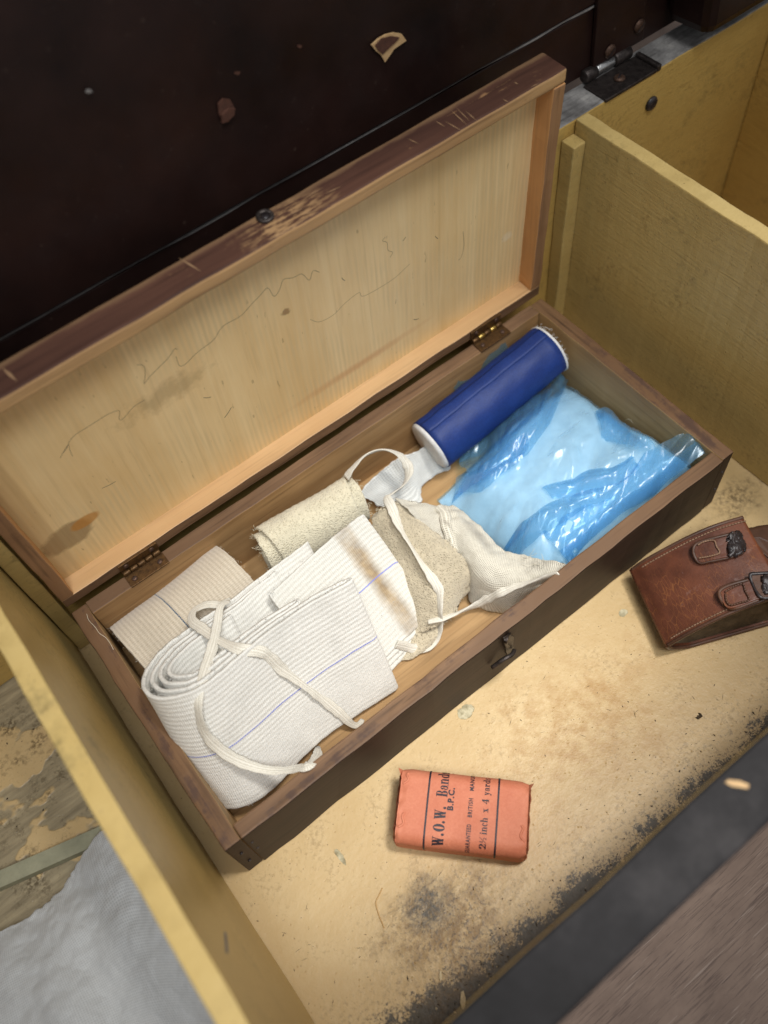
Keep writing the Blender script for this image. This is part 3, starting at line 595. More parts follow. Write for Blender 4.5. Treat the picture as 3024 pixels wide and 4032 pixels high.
# ------------------------------------------------------------------ the wooden box
box = empty('wooden_box', (0, 0, 0), 0, 'long shallow brown wooden box with its hinged lid open, holding bandages', 'box')
TH = .0085
fb = board('front_board', (.0092, 0, .0002), (BL - .0092, TH, BH), {'*': m_rim, '-y': m_ext, '+y': m_raw, '-z': m_ext}, box, 34, .00045, .0009, seed=31)
bb = board('back_board', (.0092, BW - TH, .0002), (BL - .0092, BW, BH - .0004), {'*': m_rim, '+y': m_ext, '-y': m_raw}, box, 34, .0003, .0006, seed=32)
lb = board('side_board', (0, .0006, .0002), (.0090, BW - .0002, BH - .0006), {'*': m_rim_y, '-x': m_ext_y, '+x': m_raw_y, '-y': m_ext_y}, box, 22, .00045, .0009, seed=33)
rb = board('side_board', (BL - .0090, .0002, .0002), (BL, BW - .0002, BH), {'*': m_rim_y, '+x': m_ext_y, '-x': m_raw_y, '-y': m_ext_y}, box, 22, .00045, .0009, seed=34)
btm = board('bottom_board', (.0088, TH - .0004, .0012), (BL - .0088, BW - TH + .0004, .006), m_bot, box, 10, .0001)
for k, (x, z) in enumerate(((.0045, .018), (.0045, .036), (.0115, .040), (.0115, .027), (BL - .0045, .02), (BL - .0045, .038))):
    lathe_between('nail_head', (x, .0004, z), (x, -.0004, z), [(0, .0009), (.7, .0009), (1, .0004)], m_burn, fb, 10)
# hook and catch on the front board
hk = Vector((.1720, -.0005, .040))
c0 = PY(1092, 1385, -.001); 
plate = [PY(x, y, 0.0) for x, y in ((1087, 1378), (1100, 1368), (1106, 1372), (1104, 1392), (1112, 1402), (1106, 1414), (1092, 1412), (1088, 1398))]
n = len(plate); mesh('hook_plate', [v + Vector((0, -.0016, 0)) for v in plate] + [v + Vector((0, .0004, 0)) for v in plate], [tuple(range(n))] + [tuple(range(2 * n - 1, n - 1, -1))] + [(i, n + i, n + (i + 1) % n, (i + 1) % n) for i in range(n)], m_iron, fb, False)
tube('hook', [PY(1112, 1404, -.003), PY(1106, 1414, -.0045), PY(1095, 1420, -.0042), PY(1082, 1428, -.0034), PY(1070, 1437, -.0026), PY(1063, 1442, -.002)], .0013, m_iron, fb, 26, 8, .7)
tube('staple', [PY(1101, 1370, .0), PY(1096, 1376, -.0035), PY(1092, 1384, -.0045), PY(1094, 1394, -.0035), PY(1100, 1398, 0.)], .0009, m_iron, fb, 22, 8)
# lid of the box, standing nearly upright on its hinges against the chest's back wall
LY0, LZ0, LA, LWd, LD = .1582, .0566, -.033, .1560, .0178
def lf(p):     # local (x, depth w, height v) -> place
    x, w, v = p; return Vector((x, LY0 + v * sin(LA) + w * cos(LA), LZ0 + v * cos(LA) - w * sin(LA)))
RT = .0078
DB = .0062     # depth of the recess in front of the panel is LD-DB
lid = board('lid', (RT - .0004, LD - DB, RT - .0004), (BL - RT + .0004, LD - .0004, LWd - RT + .0004), {'*': m_lidside, '-y': m_panel}, box, 2, 0., .0002, frame=lf)
board('lid_rail', (0, 0, LWd - RT), (BL, LD, LWd), {'*': m_rail, '+z': m_lidtop, '-y': m_lidrim, '+y': m_lidtop, '+x': m_lidside, '-x': m_lidside}, lid, 34, .00025, .0013, seed=41, frame=lf)
board('lid_rail', (.0003, .0003, 0), (BL - .0003, LD - .0002, RT), {'*': m_rail, '+y': m_lidtop, '-y': m_rim, '-z': m_rim}, lid, 34, .0003, .0005, seed=42, frame=lf)
board('lid_rail', (0.0002, .0002, RT + .0002), (RT, LD - .0001, LWd - RT - .0002), {'*': m_rail_z, '-x': m_lidside, '-y': m_lidrim_z}, lid, 22, .0004, .0007, seed=43, frame=lf)
board('lid_rail', (BL - RT, .0002, RT + .0002), (BL - .0002, LD - .0001, LWd - RT - .0002), {'*': m_rail_z, '+x': m_lidside, '-y': m_lidrim_z}, lid, 22, .0004, .0007, seed=44, frame=lf)
# catch eye in the lid edge, pale scratches
def ptop(x, y):  # pixel -> lid's upper edge face
    d = ray(x, y); nrm = lf((0, 0, 1)) - lf((0, 0, 0)); p0 = lf((0, 0, LWd)); return CC + d * ((p0 - CC).dot(nrm) / d.dot(nrm))
e0 = ptop(573, 469); nr = (lf((0, 0, 1)) - lf((0, 0, 0))).normalized()
ring = [e0 + nr * .0006 + Vector((cos(a) * .0030, sin(a) * .0034, 0)) for a in [i * 2 * pi / 14 for i in range(15)]]
tube('catch_eye', ring, .0011, m_iron, lid, 40, 8, .8)
lathe_between('eye_hole', e0, e0 + nr * .0005, [(0, .0020), (1, .0020)], m_burn, lid, 14)
def scratch(a, b, w=.0005, mat=None, f=ptop):
    A, B = f(*a), f(*b); t = (B - A).normalized(); s = t.cross(nr) * w; l = nr * .00025
    mesh('scratch', [A + l, (A + B) / 2 + s + l, B + l, (A + B) / 2 - s + l], [(0, 1, 2, 3)], mat or m_scratch, lid, False)
for a, b, w in (((5, 795), (38, 825), .0008), ((385, 557), (436, 588), .0005), ((1005, 240), (1030, 262), .0003), ((960, 262), (1000, 285), .0003), ((975, 240), (1010, 272), .0003), ((985, 233), (1016, 264), .00025), ((1145, 190), (1165, 180), .0003), ((1085, 215), (1100, 222), .0003), ((880, 300), (905, 312), .0003), ((940, 262), (962, 275), .0003), ((620, 468), (660, 448), .0004), ((640, 470), (690, 452), .0004), ((700, 420), (740, 402), .0003), ((655, 430), (700, 405), .0003), ((1110, 178), (1120, 183), .0004)): scratch(a, b, w)
# pencil lines on the panel
def pan(x, y):
    nrm = lf((0, 1, 0)) - lf((0, 0, 0)); p0 = lf((0, LD - DB, 0)); d = ray(x, y); return CC + d * ((p0 - CC).dot(nrm) / d.dot(nrm)) - nrm.normalized() * .00008
def C4(x, y): return (x * .4522 / K, (1000 + y * .4522) / K)
def C3(x, y): return (x * .911 / K, (1344 + y * .911) / K)
def pencil(pts, w=.00016): tube('pencil_line', [pan(*p) for p in pts], w * .62, m_pencil, lid, None if len(pts) < 6 else len(pts) * 7, 5, .35, up=(0, -1, 0))
pencil([C4(*p) for p in ((522, 1778), (560, 1710), (595, 1660), (605, 1690), (615, 1725), (632, 1760))], .00018)
pencil([C4(*p) for p in ((540, 1740), (580, 1690), (605, 1630), (655, 1575), (740, 1520), (850, 1450), (940, 1395), (1030, 1362), (1042, 1385), (1035, 1425), (1050, 1446), (1085, 1420), (1110, 1390), (1170, 1325), (1260, 1270))], .0002)
pencil([C4(*p) for p in ((1190, 965), (1235, 965), (1262, 1000), (1262, 1070), (1255, 1130), (1300, 1070), (1380, 990), (1450, 920), (1490, 870), (1520, 825), (1545, 830))], .0002)
pencil([(380, 770), (388, 790), (402, 785), (425, 762), (460, 735), (475, 712), (488, 700), (520, 682), (545, 655), (560, 640), (578, 622), (592, 640), (604, 625), (612, 604), (632, 600), (652, 592), (668, 605), (676, 585), (690, 588)], .0002)
pencil([(670, 690), (690, 695), (720, 680), (745, 655), (775, 632), (782, 640), (805, 630), (850, 602), (885, 570)], .00014)
pencil([(1000, 500), (1002, 530), (996, 555), (990, 562)], .00018); pencil([(832, 512), (826, 520), (836, 524), (838, 540), (848, 545), (842, 556)], .00016)
for a, b in (((738, 600), (745, 606)), ((893, 690), (905, 688)), ((940, 510), (946, 515)), ((870, 520), (876, 512)), ((C3(880, 243)), C3(912, 240)), (C3(970, 330), C3(1000, 285)), (C3(440, 635), C3(500, 605))): pencil([a, ((a[0] + b[0]) / 2, (a[1] + b[1]) / 2 + 1), b], .0003)
# hinges of the box
def bhinge(pxs, px0, bright):
    cx = px0; h = board('hinge', (cx - .0120, BW - .0092, BH - .0006), (cx + .0120, BW - .0012, BH + .0006), m_brass, box, 4, .0001, .0002)
    board('upper_leaf', (cx - .0120, -.0010, .0006), (cx + .0120, .0006, .0072), m_brass, h, 4, .0001, .0002, frame=lf)
    for k in range(5):
        x0 = cx - .0118 + k * .0047; lathe_between('knuckle', (x0, LY0 - .0022, BH + .0022), (x0 + .0044, LY0 - .0022, BH + .0022), [(0, .0012), (.08, .0015), (.92, .0015), (1, .0012)], m_brassb if (bright and k in (1, 3)) else m_brass, h, 12)
    for s in (-.008, .008):
        screw('screw', (cx + s, BW - .0056, BH + .0006), (0, 0, 1), .0016, h); screw('screw', lf((cx + s, -.0010, .0045)), (0, -1, 0), .0016, h)
bhinge(None, .0455, False); bhinge(None, .2945, True)
# ------------------------------------------------------------------ contents
TB_ = [tree_of(o) for o in (btm, fb, bb, lb, rb)]
# beige bandage roll
def roll_path(cx, cz, rx, rz, turns, gap, n=None):
    pts = []; m = int(turns * 22)
    for i in range(m):
        a = 2 * pi * i / 22; k = 1 - gap * i / m; pts.append((cx + cos(-a - 2.2) * rx * k, cz + sin(-a - 2.2) * rz * k))
    return pts
pth = roll_path(.1270, .0265, .0235, .0200, 5.5, .75)
sk = .02
top = [Vector((.0135 - (y - .127) * .10, y, z)) for y, z in pth]; bot = [Vector((.0865 + (y - .127) * -.15, y + .004, z + .001)) for y, z in pth]
beige = strip('beige_bandage_roll', top, bot, len(pth) * 5, 110, .0016, m_crepe_b, rib=.0024, ribh=.00008, seed=5)
tag(beige, 'beige ribbed crepe bandage roll with a dark blue line, below the left hinge', 'bandage')
# big white bandage, loosely coiled and leaning
e1 = Vector((.985, -.17, 0)); hp = Vector((-.17, -.985, 0)); th = radians(58); Wb = .0755
e2 = hp * cos(th) + Vector((0, 0, -1)) * sin(th); e3 = hp * sin(th) + Vector((0, 0, 1)) * cos(th)
Bp = P(*T(1500, 1150), .0095)
path = [(-9, -57), (-30, -49), (-61, -37), (-85, -31), (-102, -23), (-112, -13), (-116, 0), (-114, 12), (-106, 21), (-94, 25), (-80, 21), (-55, 10), (-30, 4.5), (-10, 2), (-3, .6), (-2.6, -1.2),
        (-10, -1.6), (-30, .5), (-55, 5.5), (-79, 16), (-93, 20.5), (-103, 17), (-109.5, 10), (-111.5, 0), (-108, -10), (-99, -19), (-84, -26), (-61, -32), (-36, -41), (-33, -43.4), (-38, -44.5), (-56, -38) if False else (-34, -42),
        (-60, -29), (-83, -22.5), (-97, -15.5), (-104.5, -8), (-107, 0), (-105, 8), (-99.5, 13.5), (-92, 16), (-79, 11.5), (-56, 2.5), (-34, -2.2), (-31, -4), (-34, -5.4), (-57, -1.5), (-79, 7), (-91, 11.6), (-97.5, 9), (-101.5, 4.5), (-102.5, -1), (-100, -6.5), (-94, -12), (-82, -17.5), (-64, -23)]
path = [p for i, p in enumerate(path) if i not in (29, 30, 31)]
path.insert(29, (-37, -41.2)); 
top = []; bot = []
for a, b in path:
    t0 = Bp - e2 * Wb + e1 * a * .001 + e3 * b * .001; top.append(t0); b0 = t0 + e2 * Wb
    zmin = .0085
    if b0.z < zmin:
        dz = t0.z - zmin; b0 = t0 + hp * sqrt(max(1e-6, Wb * Wb - dz * dz)) + Vector((0, 0, -dz))
    bot.append(b0)
white = strip('white_bandage_roll', top, bot, 430, 130, .0019, m_crepe_w, rib=.0027, ribh=.00006, seed=6)
tag(white, 'large loosely coiled white crepe bandage with a blue line, tied with tape', 'bandage')
tw = tree_of(white)
# folded white bandage with the brown stain
tip_t, tip_b = UZ(215, 555, .052), UZ(680, 1195, .0115); le = TZ(880, 690, .055); ed = (le - tip_t)
wv = tip_b - tip_t
def cpt(s, o): return tip_t + ed * s + Vector((0, .55, .8)).normalized() * o * .001
pp = [(1.0, -2.5), (.85, -3), (.5, -3.2), (.15, -3), (.02, -2), (0, 0), (.02, 1.6), (.15, 2), (.5, 2.4), (.85, 3), (1.0, 4), (1.06, 2.6), (1.0, .6), (.85, 0), (.5, -.4), (.2, -.6)]
pp = [(.2, -6), (.5, -6.2), (.9, -6.4), (1.03, -5), (.9, -3.6), (.5, -3.2), (.15, -3), (.02, -2), (0, 0), (.02, 1.6), (.15, 2.4), (.5, 3.2), (.85, 3.6), (1.0, 3.4), (1.05, 2.4), (1.0, 1.4), (.85, 1.0), (.5, 0), (.2, -.6)]
pp.reverse()
top = [cpt(*q) for q in pp]; bot = []
for t0 in top:
    b0 = t0 + wv
    if b0.z < .0085: b0.z = .0085
    bot.append(b0)
_A = crom_u(top, 200); _B = crom_u(bot, 200); _m = [a.lerp(b, .5) for a, b in zip(_A, _B)]; _L = [0.]
for a, b in zip(_m, _m[1:]): _L.append(_L[-1] + (b - a).length)
u_tip = _L[int(199 * pp.index((0, 0)) / (len(pp) - 1))]
m_crepe_s = crepe('white_crepe_stained', srgb(194, 191, 180), srgb(228, 227, 220), .033, srgb(120, 130, 214), [(u_tip - .0165, .0070, .036, .060, 1)], .1)
stn = strip('white_folded_bandage', top, bot, 200, 120, .0018, m_crepe_s, rib=.0027, ribh=.00006, seed=8)
tag(stn, 'flat folded white bandage crossed by a brown stain, lying behind the tied one', 'bandage'); ts = tree_of(stn)
# cream open-weave bandage along the back board
a0, a1 = Vector((.106, .1300, .030)), Vector((.1660, .1245, .031))
pts = []; 
vs_t = []; vs_b = []
for i in range(90):
    an = 2 * pi * i / 20 + .6; k = 1 - .75 * i / 90; d = Vector((.12 * cos(an), cos(an) * .0150, sin(an) * .0205)) * k; d.x *= .0
    sq = Vector((.004 * sin(an * .5), 0, 0)); vs_t.append(a0 + d + sq); vs_b.append(a1 + d * .96 - sq + Vector((.003 * cos(an), 0, 0)))
vs_t.reverse(); vs_b.reverse()
cream = strip('cream_gauze_roll', vs_t, vs_b, 420, 60, .0013, m_cream, rib=.004, ribh=.00012, seed=9)
tag(cream, 'cream open-weave gauze roll with frayed ends against the back board', 'bandage')
# taupe folded gauze
def wrk(amp, s, seed):
    return lambda p, u, v: Vector((0, 0, amp * nz(p, s, seed)))
rows = [[UZ(275, 560, .040), UZ(330, 500, .044), UZ(400, 455, .046), UZ(480, 480, .046), UZ(585, 555, .044)],
        [UZ(300, 690, .034), UZ(400, 660, .040), UZ(500, 650, .045), UZ(610, 660, .046), UZ(720, 690, .043)],
        [UZ(380, 850, .028), UZ(480, 830, .034), UZ(590, 820, .040), UZ(720, 800, .042), UZ(840, 805, .038)],
        [UZ(460, 1030, .020), UZ(560, 1010, .028), UZ(680, 960, .034), UZ(810, 930, .034), UZ(945, 905, .030)],
        [UZ(500, 1180, .013), UZ(600, 1170, .020), UZ(700, 1120, .026), UZ(805, 1060, .026), UZ(890, 1005, .024)],
        [UZ(480, 1330, .0095), UZ(580, 1315, .012), UZ(680, 1275, .016), UZ(755, 1230, .017), UZ(812, 1180, .018)]]
taupe = empty('taupe_gauze_bandage', rows[3][2] - Vector((0, 0, rows[3][2].z - .006)), 0, 'taupe open-weave gauze bandage folded flat under the white tape loop', 'bandage')
tp1 = patch('upper_layer', rows, 90, 70, .0022, m_taupe, taupe, wrk(.0016, 110, 3.), .0004, 500, .0016)
low = [[p + Vector((-.002, -.001, -.004 - .001 * j)) for j, p in enumerate(r)] for r in rows[:5]]
for r in low:
    for p in r: p.z = max(p.z, .0085)
patch('lower_layer', low, 60, 50, .0022, m_taupe, taupe, wrk(.0012, 90, 8.), .0004, 500, .0016)
rows = [[UZ(420, 1385, .0100), UZ(480, 1330, .0115), UZ(560, 1290, .0125), UZ(660, 1230, .013)],
        [UZ(440, 1440, .0085), UZ(520, 1420, .0100), UZ(620, 1370, .0110), UZ(710, 1290, .0115)],
        [UZ(450, 1495, .0082), UZ(520, 1480, .0085), UZ(600, 1440, .0090), UZ(690, 1360, .0090)]]
patch('loose_end', rows, 40, 50, .0015, m_taupe, taupe, wrk(.0008, 120, 4.), .0004, 500, .0016)
tt = tree_of(tp1)
# stockinette sling
rows = [[UZ(430, 445, .0475), UZ(600, 470, .044), UZ(690, 488, .041), UZ(800, 488, .038), UZ(900, 560, .037), UZ(1010, 660, .036), UZ(1130, 772, .035), UZ(1300, 815, .038), UZ(1545, 868, .050)],
        [UZ(500, 505, .0485), UZ(640, 545, .046), UZ(735, 580, .044), UZ(830, 590, .044), UZ(905, 680, .044), UZ(1000, 790, .042), UZ(1110, 880, .040), UZ(1300, 900, .040), UZ(1530, 890, .049)],
        [UZ(560, 560, .0475), UZ(690, 650, .044), UZ(770, 700, .041), UZ(830, 740, .040), UZ(900, 830, .038), UZ(960, 930, .035), UZ(1070, 1010, .032), UZ(1280, 985, .036), UZ(1510, 915, .048)],
        [UZ(600, 590, .044), UZ(730, 720, .040), UZ(800, 790, .036), UZ(850, 850, .032), UZ(905, 950, .024), UZ(940, 1105, .011), UZ(1180, 1155, .011), UZ(1330, 1050, .024), UZ(1490, 935, .045)]]
sling = empty('cotton_sling', UZ(1050, 950, .006), 0, 'off-white knitted cotton sling with a grey smudge, crumpled beside the blue bag', 'sling')
def swr(p, u, v): return Vector((0, 0, .0022 * nz(Vector((p.x * .5 + p.y, p.y * .3, 0)), 160, 3.) + .0010 * nz(p, 220, 6.)))
sl1 = patch('cloth', rows, 70, 130, .0012, m_sling, sling, swr, .00015, 600, .0009)
low = [[Vector((p.x - .001, p.y - .0005, max(.0075, p.z - .007))) for p in r] for r in rows]
patch('folded_layer', low, 40, 70, .0012, m_sling, sling, wrk(.001, 90, 8.), .00015, 600, .0009)
tsl = tree_of(sl1)
tube('hem', [hit(*U(x, y), [tsl], .0008) or UZ(x, y, .044) for x, y in ((705, 492), (745, 540), (760, 620), (785, 700), (812, 790))], .0030, m_sling, sling, 50, 10, .45, rn=.3)
# lint gauze piece by the blue roll
rows = [[UZ(190, 405, .028), UZ(300, 285, .030), UZ(430, 185, .029), UZ(560, 130, .026), UZ(640, 80, .020)],
        [UZ(240, 440, .022), UZ(360, 350, .022), UZ(480, 260, .023), UZ(610, 190, .019), UZ(710, 150, .013)],
        [UZ(330, 480, .014), UZ(470, 400, .014), UZ(555, 330, .015), UZ(640, 250, .013), UZ(770, 190, .0095)],
        [UZ(430, 500, .0095), UZ(590, 462, .0085), UZ(590, 372, .0095), UZ(680, 285, .0090), UZ(785, 240, .0080)]]
lint = tag(patch('lint_gauze', rows, 50, 70, .0008, m_lint, None, wrk(.0016, 110, 5.), .0002, 500, .0012), 'scrap of fine white lint gauze between the tape loop and the blue roll', 'gauze')
# blue paper roll of cotton wool
ra, rb_ = P(931, 962, .0260), P(1184, 756, .0415); ax = (rb_ - ra).normalized()
rollE = empty('cotton_wool_roll', ((ra + rb_) / 2) - Vector((0, 0, .0265)), 0, 'roll of cotton wool wrapped in royal blue paper beside the blue bag', 'cotton roll')
R0, R1 = .0171, .0166
lathe_between('paper_wrapper', ra, rb_, [(0, R0 - .001), (.0, R0)] + [(i / 24, R0 + (R1 - R0) * i / 24) for i in range(1, 24)] + [(1, R1), (1, R1 - .001)], m_bluep, rollE, 72, jit=.0006)
lathe_between('cotton_core', ra - ax * .0026, rb_ + ax * .0022, [(0, .004), (.0, .0135), (.008, R0 - .0010), (.0235, R0 - .0004), (.1, R0 - .0012), (.5, R0 - .0012), (.97, R1 - .0009), (.983, R1 + .0004), (.994, R1 - .0002), (1, .014), (1, .004)], m_cotton, rollE, 60, jit=.0006)
_d = Vector((0, -.35, .94)); _d = (_d - ax * _d.dot(ax)).normalized(); _s = ax.cross(_d)
_g = [[ra.lerp(rb_, .004 + .992 * i / 40) + (_d * cos(a) + _s * sin(a)) * (R0 + (R1 - R0) * i / 40 + .0007 + .0004 * nz((i * .2, a * 3, 0), 1, 3.)) for a in [-.75 + .10 * j + .03 * nz((i * .3, 0, 0), 1, 5.) for j in range(6)]] for i in range(41)]
shell('paper_overlap', _g, .0003, m_bluep, rollE)
# ------------------------------------------------------------------ blue bag with its white dressing
bag = empty('blue_plastic_bag', (.275, .06, .006), 0, 'crumpled translucent blue plastic bag holding a white dressing, filling the right end of the box', 'bag')
Q = [Vector((.2165, .0125, 0)), Vector((.3300, .0095, 0)), Vector((.3295, .1200, 0)), Vector((.2120, .1060, 0))]
HG = [[.018, .033, .040, .045, .049], [.022, .035, .039, .043, .046], [.020, .034, .037, .037, .036], [.015, .029, .035, .034, .030], [.010, .022, .028, .026, .018]]
def hgt(u, v):
    x, y = u * 4, v * 4; i, j = min(3, int(x)), min(3, int(y)); fx, fy = x - i, y - j
    s = lambda t: t * t * (3 - 2 * t)
    fx, fy = s(fx), s(fy); return (HG[j][i] * (1 - fx) + HG[j][i + 1] * fx) * (1 - fy) + (HG[j + 1][i] * (1 - fx) + HG[j + 1][i + 1] * fx) * fy
rnd = random.Random(5)
creases = []
for k in range(46):
    c = Vector((rnd.uniform(.215, .33), rnd.uniform(.012, .115))); a = rnd.gauss(.62, .55); creases.append((c, Vector((cos(a), sin(a))), rnd.uniform(.008, .030), rnd.uniform(.0006, .0032) * rnd.choice((1, 1, -.5)), rnd.uniform(.0010, .0028)))
def crink(x, y, k=1.):
    z = 0
    for c, d, ln, am, w in creases:
        dx, dy = x - c.x, y - c.y; s = dx * d.x + dy * d.y; t = dx * -d.y + dy * d.x + .0008 * sin(s * 300)
        if abs(s) < ln and abs(t) < w * 5: z += am * (1 - (s / ln) ** 2) * exp(-abs(t) / w)
    return z * k
def tri(x): return abs((x % 1.) * 2 - 1)
def facet(p, seed=0.):
    # crumpled film: flat facets between sharp creases (distance to the nearest two cells)
    wx = p.x + .004 * nz(p, 45, seed + 1.); wy = p.y + .004 * nz(p, 45, seed + 2.); z = 0
    for s, an, st, am in ((36, .62, .36, .0125), (68, .20, .42, .0052), (150, .75, .30, .0012)):
        q = Vector(((wx * cos(an) + wy * sin(an)) * s * st + seed, (-wx * sin(an) + wy * cos(an)) * s, seed * .37)); d = noise.voronoi(q)[0]
        z += am * (min(.55, d[1] - d[0]) - .25)
    return z
def sheet(nu, nv, dz, marg, cr, drop):
    g = []
    for i in range(nu):
        row = []
        for j in range(nv):
            u, v = i / (nu - 1), j / (nv - 1); uu = -marg + u * (1 + 2 * marg); vv = -marg + v * (1 + 2 * marg)
            p = Q[0].lerp(Q[1], uu).lerp(Q[3].lerp(Q[2], uu), vv); uc, vc = min(1, max(0, uu)), min(1, max(0, vv))
            e = min(1, min(u, 1 - u, v, 1 - v) / drop); e = sqrt(max(0, 1 - (1 - e) ** 2))
            z = .0068 + (hgt(uc, vc) - .0068) * e + dz
            fz = (crink(p.x, p.y, .5) + facet(p)) * (.3 + .7 * e); z += (max(fz, fz * .35 - .0004) if cr > .9 else fz * .35) + .0015 * nz(p, 40, 2.) * e
            wob = Vector((nz(p, 70, 7.), nz(p, 70, 9.), 0)) * .0022 * (1 - e)
            row.append(Vector((p.x, p.y, max(z, .0065 + dz))) + wob)
        g.append(row)
    return g
gp = sheet(60, 60, 0, -.005, .25, .13)
nu, nv = 60, 60; vs = [p for r in gp for p in r] + [Vector((p.x, p.y, .0066)) for r in gp for p in r]; fs = []
for i in range(nu - 1):
    for j in range(nv - 1): a = i * nv + j; fs += [(a, a + nv, a + nv + 1, a + 1), (3600 + a, 3600 + a + 1, 3600 + a + nv + 1, 3600 + a + nv)]
for i in range(nu - 1):
    for a in (i * nv,): fs.append((a, 3600 + a, 3600 + a + nv, a + nv))
    a = i * nv + nv - 1; fs.append((a, a + nv, 3600 + a + nv, 3600 + a))
for j in range(nv - 1): fs.append((j, j + 1, 3601 + j, 3600 + j)); a = (nu - 1) * nv + j; fs.append((a, 3600 + a, 3601 + a, a + 1))
pad = tag(mesh('white_dressing', vs, fs, m_pad), 'soft white folded dressing seen through the blue plastic bag', 'dressing')
gb = sheet(190, 190, .0022, .0, 1., .14)
def open_sheet(name, g, par, mat=None):
    nu, nv = len(g), len(g[0]); return mesh(name, [p for r in g for p in r], [(i * nv + j, (i + 1) * nv + j, (i + 1) * nv + j + 1, i * nv + j + 1) for i in range(nu - 1) for j in range(nv - 1)], mat or m_bag, par)
body = open_sheet('bag_body', gb, bag); tb = tree_of(body)
def flap(name, rows, nu=90, nv=130, amp=.0016, seed=1.):
    R_ = []
    for r in rows:
        rr = []
        for x, y, l in r:
            h = hit(*V_(x, y), [tb], 0.)
            h = h if h is not None else VZ(x, y, .046 if x > 1000 else .012)
            if h.z < .008: h = VZ(x, y, .010)
            rr.append(h + Vector((0, 0, l * .001)))
        R_.append(rr)
    cols = [crom_u(r, nv) for r in R_]; g = [[None] * nv for _ in range(nu)]
    for j in range(nv):
        c = crom_u([cols[i][j] for i in range(len(rows))], nu)
        for i in range(nu):
            p = c[i]; a = .6
            t = (p.x * -sin(a) + p.y * cos(a)); s = p.x * cos(a) + p.y * sin(a)
            w = amp * (abs(nz(Vector((s * .16, t, 0)), 150, seed)) * 2.6 - .7) + amp * .25 * nz(p, 90, seed + 4)
            p = p + Vector((0, 0, w * .6 + facet(p, seed * 7.) * .9)); p.y = max(p.y, TH + .0016); p.x = min(p.x, BL - .0106); g[i][j] = p
    o = open_sheet(name, g, bag, m_bagf)
    k = nu // 3   # doubled edge where the film is folded over
    open_sheet('fold_edge', [[v + Vector((0, 0, .0008)) for v in r] for r in g[:k]], o, m_bagf)
    return o
flap('bag_fold', [[(385, 690, 7), (470, 620, 9), (560, 560, 9), (740, 430, 9), (868, 300, 8)], [(365, 755, 5), (480, 700, 4), (600, 640, 4), (740, 520, 5), (882, 330, 6)],
                  [(400, 800, 6), (500, 770, 8), (600, 720, 8), (720, 610, 7), (840, 440, 5)], [(345, 890, 1), (480, 860, 2), (560, 800, 2), (680, 710, 2), (790, 560, 1)]], seed=3.)
flap('bag_fold', [[(330, 930, .5), (400, 860, 3), (470, 830, 3.5), (560, 790, 3), (650, 730, 2)], [(345, 870, 3), (420, 800, 6), (500, 790, 5), (600, 740, 5), (690, 660, 3)], [(350, 810, 2), (400, 790, 3), (480, 750, 3), (560, 700, 3), (680, 600, 2)]], 40, 60, .001, 4.)
flap('bag_fold', [[(575, 1130, .8), (640, 1040, 3), (700, 1000, 5), (830, 930, 7), (1010, 880, 7), (1110, 850, 5)], [(600, 1150, 1), (690, 1080, 5), (760, 1020, 8), (880, 960, 9), (1040, 900, 7), (1180, 780, 5)], [(650, 1170, 1), (760, 1090, 2), (830, 1040, 3), (950, 960, 4), (1090, 890, 3), (1230, 700, 4)]], seed=5.)
flap('bag_fold', [[(880, 1205, 1), (960, 1120, 3), (1080, 1030, 5), (1230, 930, 6), (1360, 830, 6), (1550, 690, 6)], [(830, 1150, 3), (940, 1070, 5), (1080, 960, 6), (1240, 860, 7), (1360, 750, 7), (1525, 630, 9)],
                  [(770, 1090, 3), (900, 1020, 2), (1060, 940, 2), (1230, 800, 4), (1330, 720, 6), (1505, 606, 11)], [(740, 1060, 1), (880, 960, 1), (1080, 890, 1), (1180, 760, 1), (1240, 690, 4), (1370, 640, 8)]], seed=6.)
flap('bag_fold', [[(1000, 500, 1), (1060, 500, 4), (1130, 560, 5), (1190, 600, 5), (1240, 640, 3)], [(1020, 560, 3), (1060, 590, 7), (1130, 620, 7), (1200, 640, 6), (1260, 660, 5)], [(1030, 620, 1), (1090, 640, 2), (1150, 660, 2), (1210, 680, 2), (1280, 690, 3)]], 40, 50, .0015, 7.)
flap('bag_fold', [[(750, 850, 1), (850, 830, 3), (960, 790, 4), (1080, 760, 3), (1170, 700, 1)], [(770, 870, 2), (870, 860, 5), (980, 830, 6), (1100, 790, 5), (1190, 720, 2)], [(800, 900, .5), (900, 890, 1), (1000, 870, 1), (1120, 820, 1), (1210, 740, .5)]], 40, 60, .0012, 8.)
# a strip of the bag showing behind the roll
vsq = [P(985, 842, .040), P(1010, 790, .046), P(1050, 765, .049), P(1095, 742, .048)]
g = [[p + Vector((.0, .0015, .0)) for p in crom_u(vsq, 30)], [p + Vector((.003, -.004, -.014)) for p in crom_u(vsq, 30)], [p + Vector((.004, -.010, -.024)) for p in crom_u(vsq, 30)]]
g = [[p + Vector((0, .001 * nz(p, 200, 1.), .001 * nz(p, 240, 2.))) for p in r] for r in g]
open_sheet('bag_fold', g, bag)
